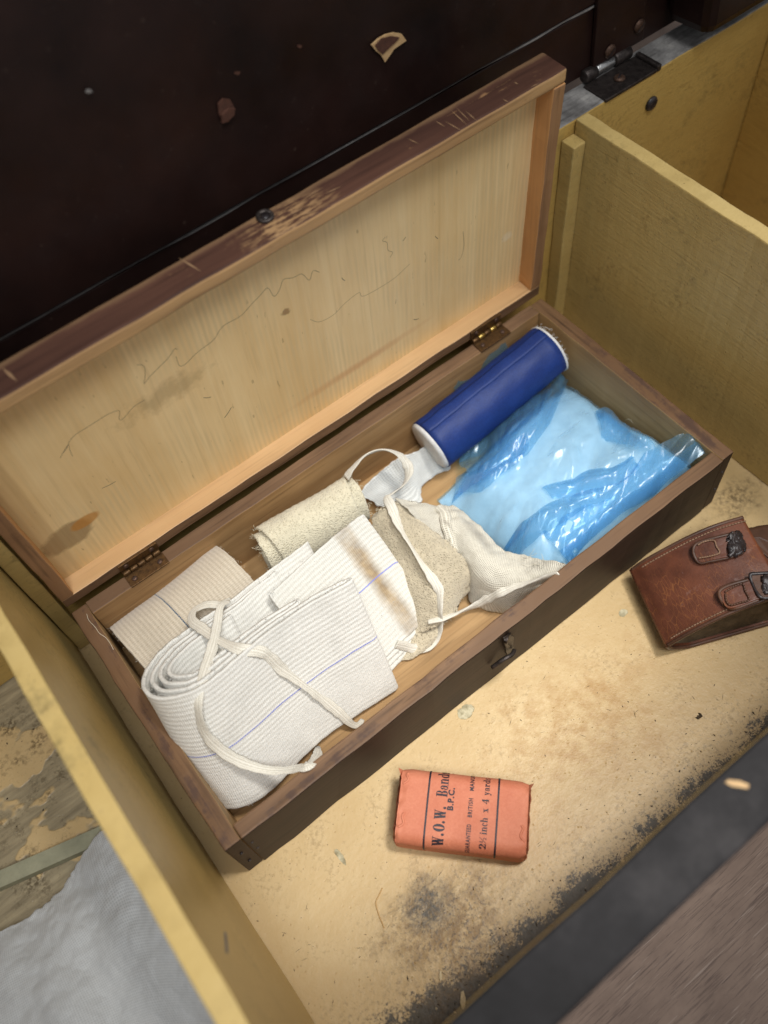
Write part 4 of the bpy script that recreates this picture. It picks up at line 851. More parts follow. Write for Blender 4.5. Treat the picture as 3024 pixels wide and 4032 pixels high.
# ------------------------------------------------------------------ tapes
allt = [tw, ts, tt, tsl, tree_of(lint), tree_of(cream), tree_of(beige)] + TB_
def _tape_here(): pass
def tape(name, px, lab, r=.0026, flat=.32, lift=.0008, conv=U, tw_=0., lifts=None, parent=None):
    pts = []; 
    for k, (x, y) in enumerate(px):
        l = lifts.get(k, lift) if lifts else lift
        h = hit(*conv(x, y), allt, l); pts.append(h)
    # follow the stretched tape: no sudden dives into gaps
    for _ in range(2):
        for k in range(1, len(pts) - 1):
            m = (pts[k - 1] + pts[k + 1]) / 2; dk = (pts[k] - CC).length; dm = (m - CC).length
            if dk > dm + .004: pts[k] = CC + (pts[k] - CC).normalized() * (dm + .002)
    pts = smooth_depth(pts)
    o = tube(name, pts, r, m_tape, parent, len(pts) * 12, 10, flat, tw_, taper=True, rn=.2)
    if lab: tag(o, lab, 'tape')
    return o
def smooth_depth(pts, it=3):
    # a taut tape bridges small hollows: even out its distance along each sight line, never sinking in
    ds = [(p - CC).length for p in pts]; dr = [(p - CC).normalized() for p in pts]; d0 = ds[:]
    for _ in range(it): ds = [ds[0]] + [min(d0[k], (ds[k - 1] + ds[k] * 2 + ds[k + 1]) / 4) for k in range(1, len(ds) - 1)] + [ds[-1]]
    return [CC + v * d for v, d in zip(dr, ds)]
def dense(px, k=2):
    o = []
    for a, b in zip(px, px[1:]):
        for i in range(k): o.append((a[0] + (b[0] - a[0]) * i / k, a[1] + (b[1] - a[1]) * i / k))
    return o + [px[-1]]
lp = [UZ(105, 300, .050), UZ(150, 235, .055), UZ(230, 155, .058), UZ(340, 118, .056), UZ(440, 145, .052), UZ(503, 215, .046), UZ(512, 285, .042), UZ(470, 360, .043), UZ(400, 408, .049), UZ(372, 428, .0505)]
rest = [(400, 490), (440, 590), (500, 700), (580, 830), (650, 930), (710, 1030), (716, 1100), (716, 1180), (722, 1260), (700, 1340), (650, 1395), (560, 1418), (480, 1398), (432, 1388)]
lp += smooth_depth([hit(*U(x, y), allt, .0014) for x, y in rest], 4)
lp = [Vector(p) for p in lp]
for k in range(len(lp) - 5, len(lp)): pass
tag(tube('tape_loop', lp, .0029, m_tape, None, 200, 10, .22, lambda s: 1.1 * sin(s * 14), rn=.25), 'white cotton tape looped over the gauze bandages, its loop standing by the back board', 'tape', 'cotton ties')
tape('tape_tie', dense([(640, 1243), (740, 1218), (860, 1172), (980, 1120), (1100, 1050), (1200, 1010), (1320, 978), (1490, 925)]), 'twisted white cotton tape running to the front board under the sling', .0029, .3, .0012, tw_=5.)['group'] = 'cotton ties'
tp = tape('tape_bow', [(1312, 1318), (1290, 1345), (1255, 1340), (1200, 1290), (1120, 1225), (1050, 1170), (970, 1110), (900, 1060), (850, 1010), (800, 978), (700, 965), (610, 930), (550, 895), (500, 858), (455, 822), (462, 775), (525, 742), (600, 738), (650, 712)],
     'white cotton tape tied around the large coiled bandage, its ends hanging to the box floor', .0030, .17, .0009, T, lambda s: .5 * sin(s * 17), {13: .006, 14: .010, 15: .012, 16: .010, 17: .008})
tape('tape_end', [(640, 722), (598, 752), (580, 850), (556, 960), (512, 1100), (484, 1230), (512, 1370), (600, 1472), (720, 1540), (850, 1574), (960, 1568), (1045, 1545), (1085, 1495), (1086, 1452)], None, .0029, .18, .0011, T, lambda s: .6 * sin(s * 12), {0: .009, 1: .009, 2: .006, 3: .004}, None)
te = bpy.data.objects['tape_end']; te.parent = tp; te.location = te.location - tp.location
# ------------------------------------------------------------------ frayed threads
def fray(par, spots, n, ln, mat, seed):
    rn = random.Random(seed); vs = []; fs = []
    for k in range(n):
        p = rn.choice(spots) + Vector((rn.gauss(0, .0006), rn.gauss(0, .0006), rn.uniform(0, .001))); d = Vector((rn.gauss(0, 1), rn.gauss(0, 1), rn.uniform(-.2, .8))).normalized(); l = ln * rn.uniform(.4, 1.3); r = .00010
        c = [p, p + d * l * .5 + Vector((rn.gauss(0, .15), rn.gauss(0, .15), .1)) * l, p + d * l + Vector((rn.gauss(0, .3), rn.gauss(0, .3), -.1)) * l]
        b = len(vs)
        for q in c:
            for a in (0, 2.1, 4.2): vs.append(q + Vector((cos(a) * r, sin(a) * r, (sin(a + 1)) * r)))
        for i in (0, 3):
            for a in range(3): fs.append((b + i + a, b + i + (a + 1) % 3, b + i + 3 + (a + 1) % 3, b + i + 3 + a))
    return tag(mesh('frayed_threads', vs, fs, mat, par), kind='stuff')
ev = lambda o, k: [o.location + o.data.vertices[i].co for i in range(0, len(o.data.vertices), k)]
nrow = 60
cv = cream.data.vertices; fray(cream, [cream.location + cv[i * nrow].co for i in range(240, 420)] + [cream.location + cv[i * nrow + nrow - 1].co for i in range(240, 420)], 260, .0026, m_cream, 1)
tv = tp1.data.vertices; fray(taupe, [taupe.location + tv[i * 70 + 69].co for i in range(90)] + [taupe.location + tv[i].co for i in range(70)] + [taupe.location + tv[89 * 70 + i].co for i in range(70)], 240, .0018, m_taupe, 2)
sv = sl1.data.vertices; fray(sling, [UZ(1290, 815, .039), UZ(1330, 870, .041), UZ(1380, 880, .042), UZ(1400, 850, .042)], 26, .006, m_sling, 3)
wv_ = white.data.vertices; fray(white, [white.location + wv_[i * 130 + j].co for i in range(0, 430, 2) for j in (0, 0, 0, 129, 129, 129, 20, 40, 60, 80, 100)], 1500, .0009, m_crepe_w, 4)
sn_ = stn.data.vertices; fray(stn, [stn.location + sn_[i * 120 + j].co for i in range(0, 200, 2) for j in (0, 0, 119, 119, 40, 80)], 400, .0009, m_lint, 6)
bg_ = beige.data.vertices; fray(beige, [beige.location + bg_[i * 110 + j].co for i in range(0, 160) for j in (0, 0, 109, 109, 30, 60, 90)], 400, .0009, m_crepe_b, 7)
cc_ = [ra + (Vector((.1, -1, .1)).cross(ax).normalized() * cos(a) + Vector((0, 0, 1)) * sin(a)) * .013 for a in [i * .4 for i in range(16)]]
fray(rollE, [rb_ + ax * .001 + (ax.cross(Vector((0, 0, 1))) * cos(a) + Vector((0, 0, 1)) * sin(a)) * .015 for a in [i * .2 for i in range(31)]], 80, .0022, m_cotton, 5)
def thread(px, lab, z=None, r=.00011, mat=m_fibre, trees=None, name='loose_thread', lift=.0003):
    pts = [hit(x, y, trees or (allt + [tb]), lift) for x, y in px]; pts = [p for p in pts if p is not None]
    return tag(tube(name, pts, r, mat, None, len(pts) * 8, 5), lab, 'thread')
chest_fl = BVHTree.FromPolygons([Vector((-.3, -.3, 0)), Vector((.6, -.3, 0)), Vector((.6, .3, 0)), Vector((-.3, .3, 0))], [(0, 1, 2, 3)])
t1 = thread([(187, 1326), (192, 1340), (205, 1354), (215, 1368), (228, 1377), (238, 1390), (245, 1403)], 'thin pale thread hanging over the left side board of the box')
t2 = thread([(1370, 940), (1369, 925), (1366, 912), (1358, 905), (1351, 908)], 'thin white curled thread against the right side board, above the bag')
t3 = thread([(826, 1918), (818, 1935), (812, 1950), (818, 1975), (826, 1995), (830, 2005)], 'long bent straw-coloured splinter on the yellow floor below the orange packet', None, .0003, m_straw, [chest_fl], 'splinter', .0004); t3['category'] = 'splinter'
# ------------------------------------------------------------------ orange bandage packet
PK0 = (P(865, 1665, .020) + P(1138, 1690, .020) + P(1138, 1840, .012) + P(862, 1826, .012)) / 4
es = Vector((.705, -.709, 0)); et = Vector((.709, .705, 0))
PL, PWd, PH, PR = .0645, .0375, .0195, .0062
pk = empty('bandage_packet', (PK0.x, PK0.y, .0003), 0, 'orange paper-wrapped bandage packet with black lettering on the yellow floor', 'packet')
def prof(t):
    """arc length t measured from the middle of the top face -> (across, height, normal)"""
    fl = PWd / 2 - PR; a = abs(t); sg = 1 if t >= 0 else -1; arc = PR * pi / 2; sd = PH - 2 * PR
    crown = .0012
    if a <= fl: return sg * a, PH + crown * (1 - (a / (PWd / 2)) ** 2), (0, 1)
    if a <= fl + arc:
        th_ = (a - fl) / PR; return sg * (fl + PR * sin(th_)), PH - PR + PR * cos(th_) + crown * (1 - (min(1, (fl + PR * sin(th_)) / (PWd / 2))) ** 2), (sg * sin(th_), cos(th_))
    if a <= fl + arc + sd: return sg * PWd / 2, PH - PR - (a - fl - arc), (sg, 0)
    if a <= fl + 2 * arc + sd:
        th_ = (a - fl - arc - sd) / PR; return sg * (fl + PR * cos(th_)), PR - PR * sin(th_), (sg * cos(th_), -sin(th_))
    return sg * max(0, fl - (a - fl - 2 * arc - sd)), 0, (0, -1)
PT = (PWd / 2 - PR) * 2 + PR * pi + PH - 2 * PR   # half circumference
def pks(s, t, off=0.):
    """s along the packet (0..1), t arc length"""
    ac, h, nrm = prof(t); e = abs(2 * s - 1)
    k = 1 - .06 * max(0, (e - .8) / .2) ** 2.5
    w = .0006 * nz((s * 6, t * 90, 0), 1, 2.) * (.25 + .9 * max(0, (e - .6) / .4)) + .0011 * max(0, (e - .86) / .14) * nz((s * 22, t * 230, 1), 1, 5.)
    p = Vector((pk.location.x, pk.location.y, 0)) + es * ((s - .5) * PL) + et * (ac * k + nrm[0] * (off + w)) + Vector((0, 0, (h - PH / 2) * k + PH / 2 + nrm[1] * (off + w) + .0004))
    return p
ns, ntt = 90, 96; vs = []; fs = []
for i in range(ns):
    for j in range(ntt): vs.append(pks(i / (ns - 1), -PT + 2 * PT * j / ntt))
for i in range(ns - 1):
    for j in range(ntt): a = i * ntt + j; b = i * ntt + (j + 1) % ntt; fs.append((a, a + ntt, b + ntt, b))
for end, sgn in ((0, -1), (ns - 1, 1)):   # folded ends: shallow dished caps
    prev = [end * ntt + j for j in range(ntt)]
    cen = sum((vs[i] for i in prev), Vector()) / ntt
    for q, (k, d) in enumerate(((.93, .0009), (.7, .0004), (.4, -.0006), (.12, -.0008))):
        cur = []
        for j in range(ntt):
            v = vs[end * ntt + j]; p = cen + (v - cen) * k + es * sgn * (d + .0006 * nz((j * .25, q * 2., end), 1, 3.)); cur.append(len(vs)); vs.append(p)
        for j in range(ntt):
            f = (prev[j], prev[(j + 1) % ntt], cur[(j + 1) % ntt], cur[j]); fs.append(f if sgn > 0 else f[::-1])
        prev = cur
    fs.append(tuple(prev) if sgn > 0 else tuple(prev[::-1]))
mesh('wrapper', vs, fs, m_orange, pk)
for s0, s1, tt_ in ((.004, -.032, .0166), (.996, 1.034, .0172)):   # paper ears at the upper corners
    a, b, c = pks(s0, tt_ + .0035, .0002), pks(s0, tt_ - .004, .0002), pks(s0, tt_ + .001, .0012) + es * (s1 - s0) * PL + Vector((0, 0, .0006)); d = pks(s0, tt_ + .005, -.003)
    mesh('paper_ear', [a, b, c, d], [(0, 1, 2), (0, 2, 3), (1, 3, 2), (0, 3, 1)], m_orange, pk, False)
for s0, t0, ln in ((.02, -.012, .010), (.985, -.012, .011), (.02, .010, .008)):   # creased folds
    q_ = [pks(s0 + .02 * sin(i * .9) * (1 if s0 < .5 else -1) + (.05 * i / 6 if s0 < .5 else -.05 * i / 6), t0 + ln * .12 * i, .0001) for i in range(7)]
    tube('fold_crease', q_, .0006, m_orange, pk, 30, 6, .6)
# lettering: flat polygons in em units, wrapped onto the packet
def rect(x0, y0, x1, y1): return [(x0, y0), (x1, y0), (x1, y1), (x0, y1)]
def ringp(cx, cy, rx, ry, ix, iy, a0=0., a1=2 * pi, n=26):
    out = []
    for k in range(n):
        p, q = a0 + (a1 - a0) * k / n, a0 + (a1 - a0) * (k + 1) / n
        out.append([(cx + rx * cos(p), cy + ry * sin(p)), (cx + rx * cos(q), cy + ry * sin(q)), (cx + ix * cos(q), cy + iy * sin(q)), (cx + ix * cos(p), cy + iy * sin(p))])
    return out
def bar(x0, y0, x1, y1, w): return [(x0 - w / 2, y0), (x0 + w / 2, y0), (x1 + w / 2, y1), (x1 - w / 2, y1)]
def disc(cx, cy, r, n=14): return [[(cx + r * cos(2 * pi * k / n), cy + r * sin(2 * pi * k / n)) for k in range(n)]]
G = {}
G['W'] = (1.18, [bar(.20, 1, .42, 0, .26), bar(.42, 0, .60, 1, .09), bar(.58, 1, .80, 0, .26), bar(.80, 0, .99, 1, .08), rect(.0, .95, .40, 1.0), rect(.44, .95, .76, 1.0), rect(.86, .95, 1.14, 1.0)])
G['O'] = (.92, ringp(.46, .5, .44, .52, .13, .46))
G['B'] = (.84, [rect(.10, 0, .36, 1), rect(0, 0, .5, .05), rect(0, .95, .5, 1)] + ringp(.46, .74, .28, .26, .06, .21, -pi / 2, pi / 2, 12) + ringp(.46, .26, .34, .27, .08, .22, -pi / 2, pi / 2, 12) + [rect(.34, .475, .5, .525)])
G['.'] = (.36, disc(.15, .13, .14)); G[' '] = (.34, [])
G['a'] = (.66, ringp(.24, .2, .22, .21, .09, .16, pi * .3, pi * 1.9, 16) + [rect(.36, .08, .56, .5), rect(.5, 0, .66, .06)] + ringp(.3, .46, .26, .22, .08, .18, .1, pi * .95, 12) + disc(.12, .5, .09))
G['n'] = (.76, [rect(.08, 0, .28, .66), rect(0, 0, .36, .05), rect(0, .61, .1, .66), rect(.48, 0, .68, .46), rect(.42, 0, .76, .05)] + ringp(.42, .42, .26, .26, .08, .20, 0, pi * .8, 12))
G['d'] = (.72, ringp(.28, .32, .27, .34, .08, .28, pi * .3, pi * 1.75, 18) + [rect(.44, 0, .64, 1), rect(.34, .95, .5, 1), rect(.6, 0, .74, .06)])
G['i'] = (.38, [rect(.08, 0, .28, .66), rect(0, 0, .36, .05), rect(0, .61, .1, .66)] + disc(.18, .86, .11))
G['c'] = (.56, ringp(.30, .33, .28, .35, .09, .28, pi * .28, pi * 1.75, 18) + disc(.46, .52, .08))
G['h'] = (.76, [rect(.08, 0, .28, 1), rect(0, .95, .1, 1), rect(0, 0, .36, .05), rect(.48, 0, .68, .46), rect(.42, 0, .76, .05)] + ringp(.42, .42, .26, .26, .08, .20, 0, pi * .8, 12))
G['x'] = (.7, [bar(.16, .66, .5, 0, .2), bar(.48, .66, .16, 0, .07), rect(0, .61, .32, .66), rect(.36, .61, .64, .66), rect(0, 0, .28, .05), rect(.36, 0, .68, .05)])
G['4'] = (.72, [rect(.38, 0, .58, 1), rect(.0, .26, .68, .34), bar(.06, .3, .44, 1, .09), rect(.26, 0, .68, .05)])
G['y'] = (.7, [bar(.16, .66, .38, .02, .2), bar(.56, .66, .28, -.26, .07), rect(0, .61, .32, .66), rect(.42, .61, .70, .66)] + disc(.18, -.22, .1))
G['r'] = (.56, [rect(.08, 0, .28, .66), rect(0, 0, .38, .05), rect(0, .61, .1, .66), bar(.26, .44, .36, .62, .07)] + disc(.44, .55, .11))
G['s'] = (.54, ringp(.25, .48, .2, .2, .06, .13, pi * .15, pi * 1.5, 12) + ringp(.26, .18, .22, .2, .07, .13, -pi * .85, pi * .5, 12) + [rect(.0, 0, .06, .22), rect(.4, .46, .46, .66)])
G['2'] = (.62, ringp(.28, .72, .27, .28, .09, .22, -pi * .18, pi * .95, 14) + disc(.12, .70, .1) + [bar(.12, .06, .46, .6, .12), rect(.02, 0, .54, .16), rect(.48, .14, .56, .3)])
G['h2'] = (.78, [rect(.10, .5, .19, .98), rect(.02, .5, .27, .54), bar(.04, 0, .66, 1, .06)] + [[(x * .42 + .42, y * .46) for x, y in p] for p in ringp(.28, .72, .27, .28, .12, .18, -pi * .18, pi * .95, 12) + [bar(.12, .06, .46, .6, .14), rect(.02, 0, .58, .16)]])
def font_polys(txt, bold):
    c = bpy.data.curves.new('lettering', 'FONT'); c.body = txt; c.size = 1.4; c.offset = bold; c.space_character = 1.18; c.resolution_u = 3
    o = bpy.data.objects.new('lettering', c); COL.objects.link(o); me = bpy.data.meshes.new_from_object(o.evaluated_get(bpy.context.evaluated_depsgraph_get()))
    ps = [[(me.vertices[i].co.x, me.vertices[i].co.y) for i in p.vertices] for p in me.polygons]; bpy.data.objects.remove(o); bpy.data.curves.remove(c); bpy.data.meshes.remove(me); return ps
def lay(name, polys, sb, t0, cap, tlen, off=.00026):
    """sb: baseline position along the packet; t0: arc start; cap: letter height; tlen: length the text takes along t"""
    xs = [p[0] for q in polys for p in q]; x0, x1 = min(xs), max(xs); kx = tlen / (x1 - x0)
    bm = bmesh.new()
    for z, q in enumerate(polys):
        try: bm.faces.new([bm.verts.new(((x - x0) * kx, y * cap, z * 1e-6)) for x, y in q])
        except ValueError: pass
    bmesh.ops.triangulate(bm, faces=bm.faces[:])
    for _ in range(8):
        lg = [e for e in bm.edges if (e.verts[0].co - e.verts[1].co).length > .0011]
        if not lg: break
        bmesh.ops.subdivide_edges(bm, edges=lg, cuts=1); bmesh.ops.triangulate(bm, faces=bm.faces[:])
    vv = [pks(sb - v.co.y / PL, -(PWd / 2 - PR + PR * pi / 2) * 0 + t0 + v.co.x, off + v.co.z * .02) for v in bm.verts]; bm.verts.index_update()
    ff = [tuple(v.index for v in f.verts) for f in bm.faces]; bm.free()
    # keep faces looking outwards
    out = []
    for f in ff:
        a, b, c = (vv[i] for i in f[:3]); n_ = (b - a).cross(c - a); m = (a + b + c) / 3 - Vector((pk.location.x, pk.location.y, PH / 2)); out.append(f if n_.dot(m) > 0 else f[::-1])
    return mesh(name, vv, out, m_ink, pk, False)
def glyphs(chars):
    x = 0; ps = []
    for ch in chars:
        adv, pl = G[ch]
        for q in pl: ps.append([(x + a, b) for a, b in q])
        x += adv + .06
    return ps
HT = PWd / 2    # text arc from -HT..+HT covers the upper side
lay('lettering', glyphs(['W', '.', 'O', '.', 'W', '.']), .374, -.0186, .0056, .0190)
lay('lettering', glyphs(['B', 'a', 'n', 'd', 'a']), .374, .0052, .0056, .0150)
lay('lettering', font_polys('B.P.C.', .06), .425, -.0010, .0029, .0112)
lay('lettering', font_polys('GUARANTEED', .035), .573, -.0208, .0021, .0142)
lay('lettering', font_polys('BRITISH', .035), .573, -.0032, .0021, .0092)
lay('lettering', font_polys('MANUF', .035), .573, .0098, .0021, .0092)
lay('lettering', glyphs(['2']), .695, -.0172, .0034, .0024); lay('lettering', glyphs(['h2']), .695, -.0145, .0034, .0026)
lay('lettering', glyphs(['i', 'n', 'c', 'h']), .695, -.0106, .0036, .0080); lay('lettering', glyphs(['x']), .695, -.0002, .0036, .0022)
lay('lettering', glyphs(['4']), .695, .0040, .0034, .0024); lay('lettering', glyphs(['y', 'a', 'r', 'd', 's']), .695, .0082, .0034, .0096)
for s0 in (.225, .765): lay('printed_rule', [rect(0, -.5, 1, .5)], s0, -.0262, .0009, .050)
# ------------------------------------------------------------------ leather case
cb = P(1440, 1402, .010); e1c = Vector((.9217, -.3879, 0)); e2c = Vector((-.3879, -.9217, 0)); CLn = .0495; ca = cb - e2c * CLn - e1c * .0012
case = empty('leather_case', (ca.x, ca.y, .0003), 0, 'worn tan leather case with two strap tabs on the yellow floor', 'leather case')
O0 = Vector((ca.x, ca.y, .0006)); CWd = .083
def cprof(u):
    """u 0..1: lower side mouth -> round the folded left edge -> upper side mouth"""
    n_ = 2 * u - 1
    x = (abs(n_) ** 1.25) * (.060 if n_ > 0 else .068)
    k = min(1, x / .060)
    hi = .0125 + .0275 * sin(min(1, k * 1.1) * pi / 2) ** .85; lo = .0125 - .0122 * min(1, (x / .016)) ** .5
    rr = 1 - max(0, 1 - x / .005) ** 2
    return (x, .0125 + (hi - .0125) * sqrt(max(0, rr)) if n_ >= 0 else .0125 + (lo - .0125) * sqrt(max(0, rr)))
def cpos(u, v, off=0.):
    x, z = cprof(u); p = O0 + e1c * (x + .0010) + e2c * (v * CLn) + Vector((0, 0, z))
    return p + Vector((0, 0, .0007 * nz(p, 60, 4.) if u > .5 else 0))
g = [[cpos(i / 90, j / 40) for j in range(41)] for i in range(91)]
cbody = shell('body', g, .0024, m_leath, case); tcb = tree_of(cbody)
# raised rolled rims along both ends and recessed gussets
for v0, nm in ((.0, 'rim'), (1., 'rim')):
    tube(nm, [cpos(.5 + .5 * i / 30, v0) + Vector((0, 0, .0012)) + e2c * (.0006 if v0 == 0 else -.0006) for i in range(31)], .0010, m_leathd, case, 90, 8, .8)
    tube(nm, [cpos(.5 - .5 * i / 30, v0) + Vector((0, 0, .0008)) + e2c * (.0006 if v0 == 0 else -.0006) for i in range(31)], .0010, m_leathd, case, 80, 8, .8)
for v0 in (.035, .955):
    top_ = [cpos(.5 + .5 * i / 40, v0) for i in range(41)]; bt_ = [cpos(.5 - .5 * i / 40, v0) for i in range(41)]; vs = []; fs = []
    for i in range(41):
        for k in range(9):
            q = bt_[i].lerp(top_[i], k / 8); vs.append(q + e2c * (-.0030 * sin(k / 8 * pi) if v0 > .5 else .003 * sin(k / 8 * pi)))
    for i in range(40):
        for k in range(8): a = i * 9 + k; fs.append((a, a + 9, a + 10, a + 1))
    mesh('gusset', vs, fs, m_suede, case)
def stitches(par, pts, n, r=.00042, ln=.0013, lift=.0002, mat=None):
    C_ = crom(pts, n * 2)
    for i in range(0, n * 2 - 1, 2):
        a, b = C_[i], C_[i + 1]; m = (a + b) / 2; d = (b - a).normalized() * ln / 2
        tube('stitch', [m - d, m + Vector((0, 0, lift + .0002)), m + d], r, mat or m_thread, par, 5, 5)
stitches(case, [cpos(.56 + .44 * i / 12, .065) + Vector((0, 0, .0014)) for i in range(13)], 36); stitches(case, [cpos(.54 + .44 * i / 12, .945) + Vector((0, 0, .0014)) for i in range(13)], 38)
# strap tabs
def tabp(name, poly, th, mat, par, lift=.0004, rows=None, n=(30, 22)):
    """poly: two long edges (lists of L4 pixels), draped on the case body"""
    A, B = poly; R_ = []
    for k in range(5):
        r = []
        for (x0, y0), (x1, y1) in zip(A, B):
            x, y = x0 + (x1 - x0) * k / 4, y0 + (y1 - y0) * k / 4; h = hit(*L4(x, y), [tcb], lift + th / 2); r.append(h if h is not None else P(*L4(x, y), .041 + lift))
        R_.append(r)
    return patch(name, R_, n[1], n[0], th, mat, par, None, .0001, 400, .0002)
s1 = tabp('strap_tab', ([(880, 560), (910, 505), (1000, 470), (1090, 448), (1200, 420), (1330, 392)], [(885, 630), (945, 705), (1050, 690), (1150, 672), (1270, 645), (1400, 600)]), .0030, m_leath, case)
s2 = tabp('strap_tab', ([(1150, 1010), (1200, 965), (1300, 925), (1450, 885), (1560, 860), (1700, 830)], [(1165, 1080), (1230, 1182), (1320, 1182), (1470, 1130), (1560, 1095), (1700, 1060)]), .0034, m_leath, case)
ts1 = [tree_of(s1), tree_of(s2), tcb]
def hl(x, y, l=.0006): h = hit(*L4(x, y), ts1, l); return h if h is not None else P(*L4(x, y), .042)
def edge(px, r, mat, par): tube('tab_edge', [hl(x, y, .0002) for x, y in px], r, mat, par, len(px) * 8, 7, .8)
edge([(1330, 392), (1200, 420), (1090, 448), (1000, 470), (912, 506), (878, 560), (888, 632), (945, 705), (1050, 690), (1150, 672), (1270, 645), (1400, 600)], .0009, m_leathd, s1)
edge([(1450, 885), (1300, 925), (1200, 965), (1150, 1012), (1165, 1082), (1230, 1182), (1320, 1182), (1470, 1130), (1560, 1095)], .0010, m_leathd, s2)
stitches(s1, [hl(x, y) for x, y in ((940, 660), (1050, 640), (1150, 605), (1120, 540), (1090, 475), (985, 490), (930, 520))], 22, .00045, .0012)
stitches(s2, [hl(x, y) for x, y in ((1215, 1040), (1225, 1110), (1270, 1150), (1370, 1125), (1460, 1095), (1420, 1000), (1390, 930), (1290, 965), (1215, 1010))], 26, .0005, .0012, mat=m_leathd)
def burnt(A, B, par, n=(26, 22), th=.003):
    R_ = []
    for k in range(4): R_.append([hl(a[0] + (b[0] - a[0]) * k / 3, a[1] + (b[1] - a[1]) * k / 3, .0004) for a, b in zip(A, B)])
    return patch('scorched_end', R_, n[1], n[0], th, m_burn, par, lambda p, u, v: Vector((0, 0, .0012 * abs(nz(p, 200, 3.)) + .0012 * nz(p, 120, 6.))), .0004, 900, .0018)
burnt([(1235, 425), (1290, 395), (1345, 388), (1372, 440)], [(1255, 610), (1310, 640), (1370, 612), (1420, 560)], s1)
tube('torn_edge', [hl(x, y, .0012) for x, y in ((1250, 640), (1300, 590), (1310, 530), (1290, 470), (1310, 410))], .0012, m_burn, s1, 30, 7)
# keeper loop on the lower strap
kp = tabp('keeper_loop', ([(1465, 835), (1500, 826), (1560, 822), (1640, 818), (1720, 810)], [(1560, 1055), (1590, 1070), (1630, 1075), (1680, 1072), (1760, 1065)]), .0022, m_leathd, case, .0030); ts1.append(tree_of(kp))
edge([(1720, 808), (1640, 815), (1540, 820), (1475, 830), (1490, 900), (1530, 990), (1570, 1055), (1620, 1074), (1700, 1070)], .0010, m_burn, kp)
burnt([(1600, 850), (1650, 845), (1700, 840)], [(1610, 1030), (1660, 1035), (1710, 1030)], kp, (18, 18), .0024)
# rounded tongue of the closing flap, right of the mouth
tg = [L4(*q) for q in ((1475, 470), (1500, 432), (1560, 425), (1640, 450), (1760, 520), (1800, 640), (1740, 700), (1659, 640), (1580, 580), (1520, 530))]
w = [P(x, y, .030 + .0015 * sin(i)) for i, (x, y) in enumerate(tg)]; n = len(w)
o = mesh('flap_tongue', [v for v in w] + [v - Vector((0, 0, .0035)) for v in w], [tuple(range(n))[::-1], tuple(range(n, 2 * n))] + [(i, (i + 1) % n, n + (i + 1) % n, n + i) for i in range(n)], m_leathd, case, False); bevel(o, .0012, 3)
flp = [O0 + e1c * x + e2c * (CLn * .5 + s * CLn * .46) + Vector((0, 0, z)) for x, z in ((.058, .030), (.085, .022), (.098, .010)) for s in (-1, 0, 1)]
patch('closing_flap', [flp[0:3], flp[3:6], flp[6:9]], 16, 24, .0028, m_leathd, case)
# ------------------------------------------------------------------ muslin in the left bay
rows = [[P(-120, 2120, .004), P(-20, 2030, .006), P(70, 1975, .007), P(130, 1920, .009), P(180, 1850, .012), P(222, 1795, .016), P(262, 1800, .022)],
        [P(-120, 2200, .008), P(-20, 2105, .013), P(80, 2050, .017), P(150, 2000, .020), P(205, 1940, .019), P(262, 1890, .024), P(320, 1890, .030)],
        [P(-120, 2300, .010), P(0, 2200, .016), P(110, 2130, .022), P(190, 2080, .021), P(255, 2030, .026), P(310, 2010, .027), P(380, 2010, .034)],
        [P(-120, 2420, .008), P(20, 2320, .015), P(150, 2230, .024), P(240, 2180, .022), P(310, 2150, .024), P(370, 2140, .030), P(440, 2140, .036)],
        [P(-120, 2560, .006), P(60, 2450, .010), P(200, 2360, .016), P(290, 2300, .018), P(370, 2270, .020), P(440, 2260, .024), P(510, 2260, .028)]]
for r in rows:
    for p in r: p.x = min(p.x, -.0235)
def mwr(p, u, v): return Vector((0, 0, .0035 * nz(Vector((p.x, p.y * .6, 0)), 42, 1.) + .0018 * nz(p, 95, 2.) + .0010 * abs(nz(p, 150, 5.))))
mus = tag(patch('muslin_cloth', rows, 110, 130, .0009, m_sheet, None, mwr, .0002, 500, .0012), 'rumpled white muslin cloth lying in the left bay of the chest', 'cloth')
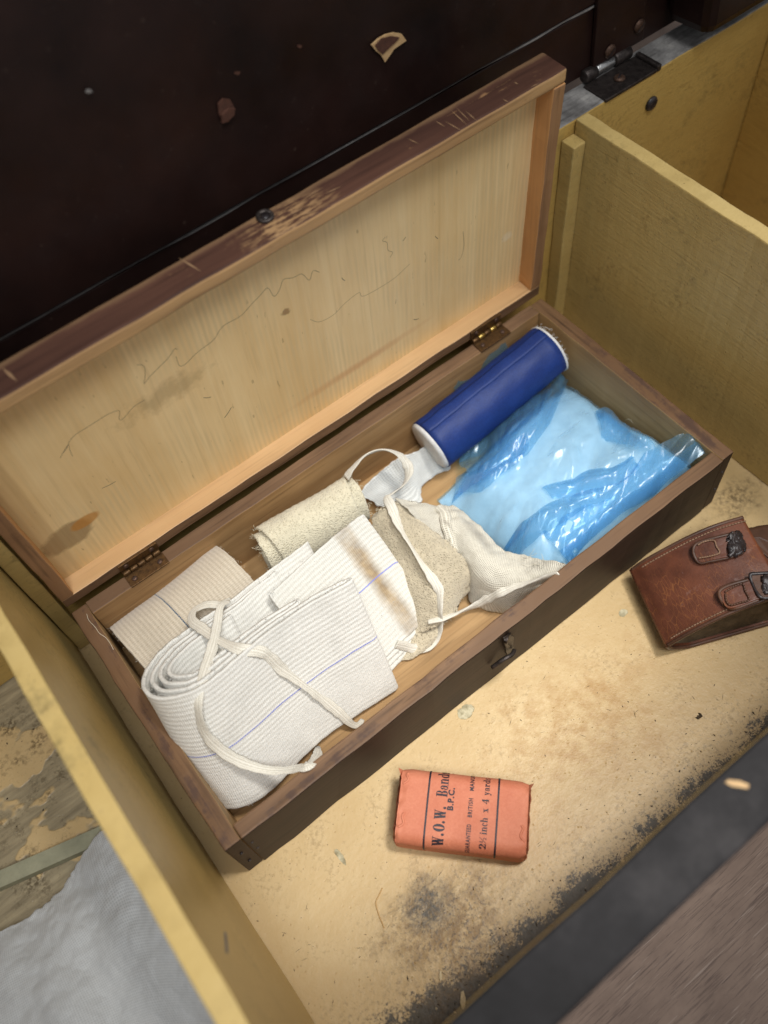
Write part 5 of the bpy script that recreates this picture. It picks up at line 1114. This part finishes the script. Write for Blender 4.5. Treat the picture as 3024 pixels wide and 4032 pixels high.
# ------------------------------------------------------------------ grit, flakes and crumbs
rn = random.Random(11); vs = []; fs = []; fm = []
def bit(p, r, elong, mi, a):
    b = len(vs); u = Vector((cos(a), sin(a), 0)) * r * elong; v = Vector((-sin(a), cos(a), 0)) * r; h = Vector((0, 0, r * rn.uniform(.3, .9)))
    for q in (-u, v * rn.uniform(.6, 1), u, -v * rn.uniform(.6, 1)): vs.append(p + q)
    vs.append(p + h)
    for k in range(4): fs.append((b + k, b + (k + 1) % 4, b + 4)); fm.append(mi)
for k in range(900):
    if k < 520:
        x = rn.uniform(-.012, .37); d = abs(rn.gauss(0, .012)) ** 1.0; p = Vector((x, YF + .001 + d, .0002)); r = rn.uniform(.00012, .0005)
    else: p = Vector((rn.uniform(-.01, .37), rn.uniform(YF, -.003), .0002)); r = rn.uniform(.0001, .0003)
    bit(p, r, rn.uniform(1, 3.2) if rn.random() < .5 else 1, 0 if rn.random() < .82 else 1, rn.uniform(0, 6.3))
for q in range(7): bit(P(1511 + rn.uniform(-5, 5), 1549 + rn.uniform(-7, 7), .0003), rn.uniform(.0006, .0011), 1.3, 0, rn.uniform(0, 6))
for k in range(70): bit(Vector((rn.uniform(-.01, .36), rn.uniform(YF + .01, -.004), .0002)), rn.uniform(.00008, .00016), rn.uniform(7, 18), 0, rn.uniform(0, 6.3))
for k in range(60):
    p = Vector((rn.uniform(-.2, -.025), rn.uniform(.07, .17), .0003)); bit(p, rn.uniform(.0002, .0007), 1.3, 0, rn.uniform(0, 6))
tag(mesh('grit', vs, fs, [m_bit, m_bit2], None, False, fm), 'dark grit and pale paint crumbs scattered over the yellow chest floor', 'grit', kind='stuff')
# larger flakes
for k, (x, y, s, lab) in enumerate(((1000, 2160, .0040, 'pale paint flake in the grime by the front wall, at the bottom of the picture'), (952, 2068 + 40, .0022, 'small pale paint flake near the front wall grime'))):
    c = P(x, y, .0010); a = .8; u = Vector((cos(a), sin(a), 0)) * s; v = Vector((-sin(a), cos(a), 0)) * s * .32
    pts_ = [c - u, c - u * .3 + v, c + u * .8 + v * .8, c + u, c + u * .2 - v, c - u * .7 - v * .8]; n = 6
    tag(mesh('paint_flake', pts_ + [p - Vector((0, 0, .0008)) for p in pts_], [tuple(range(6))[::-1], tuple(range(6, 12))] + [(i, (i + 1) % 6, 6 + (i + 1) % 6, 6 + i) for i in range(6)], m_bit2, None, False), lab, 'paint flake')
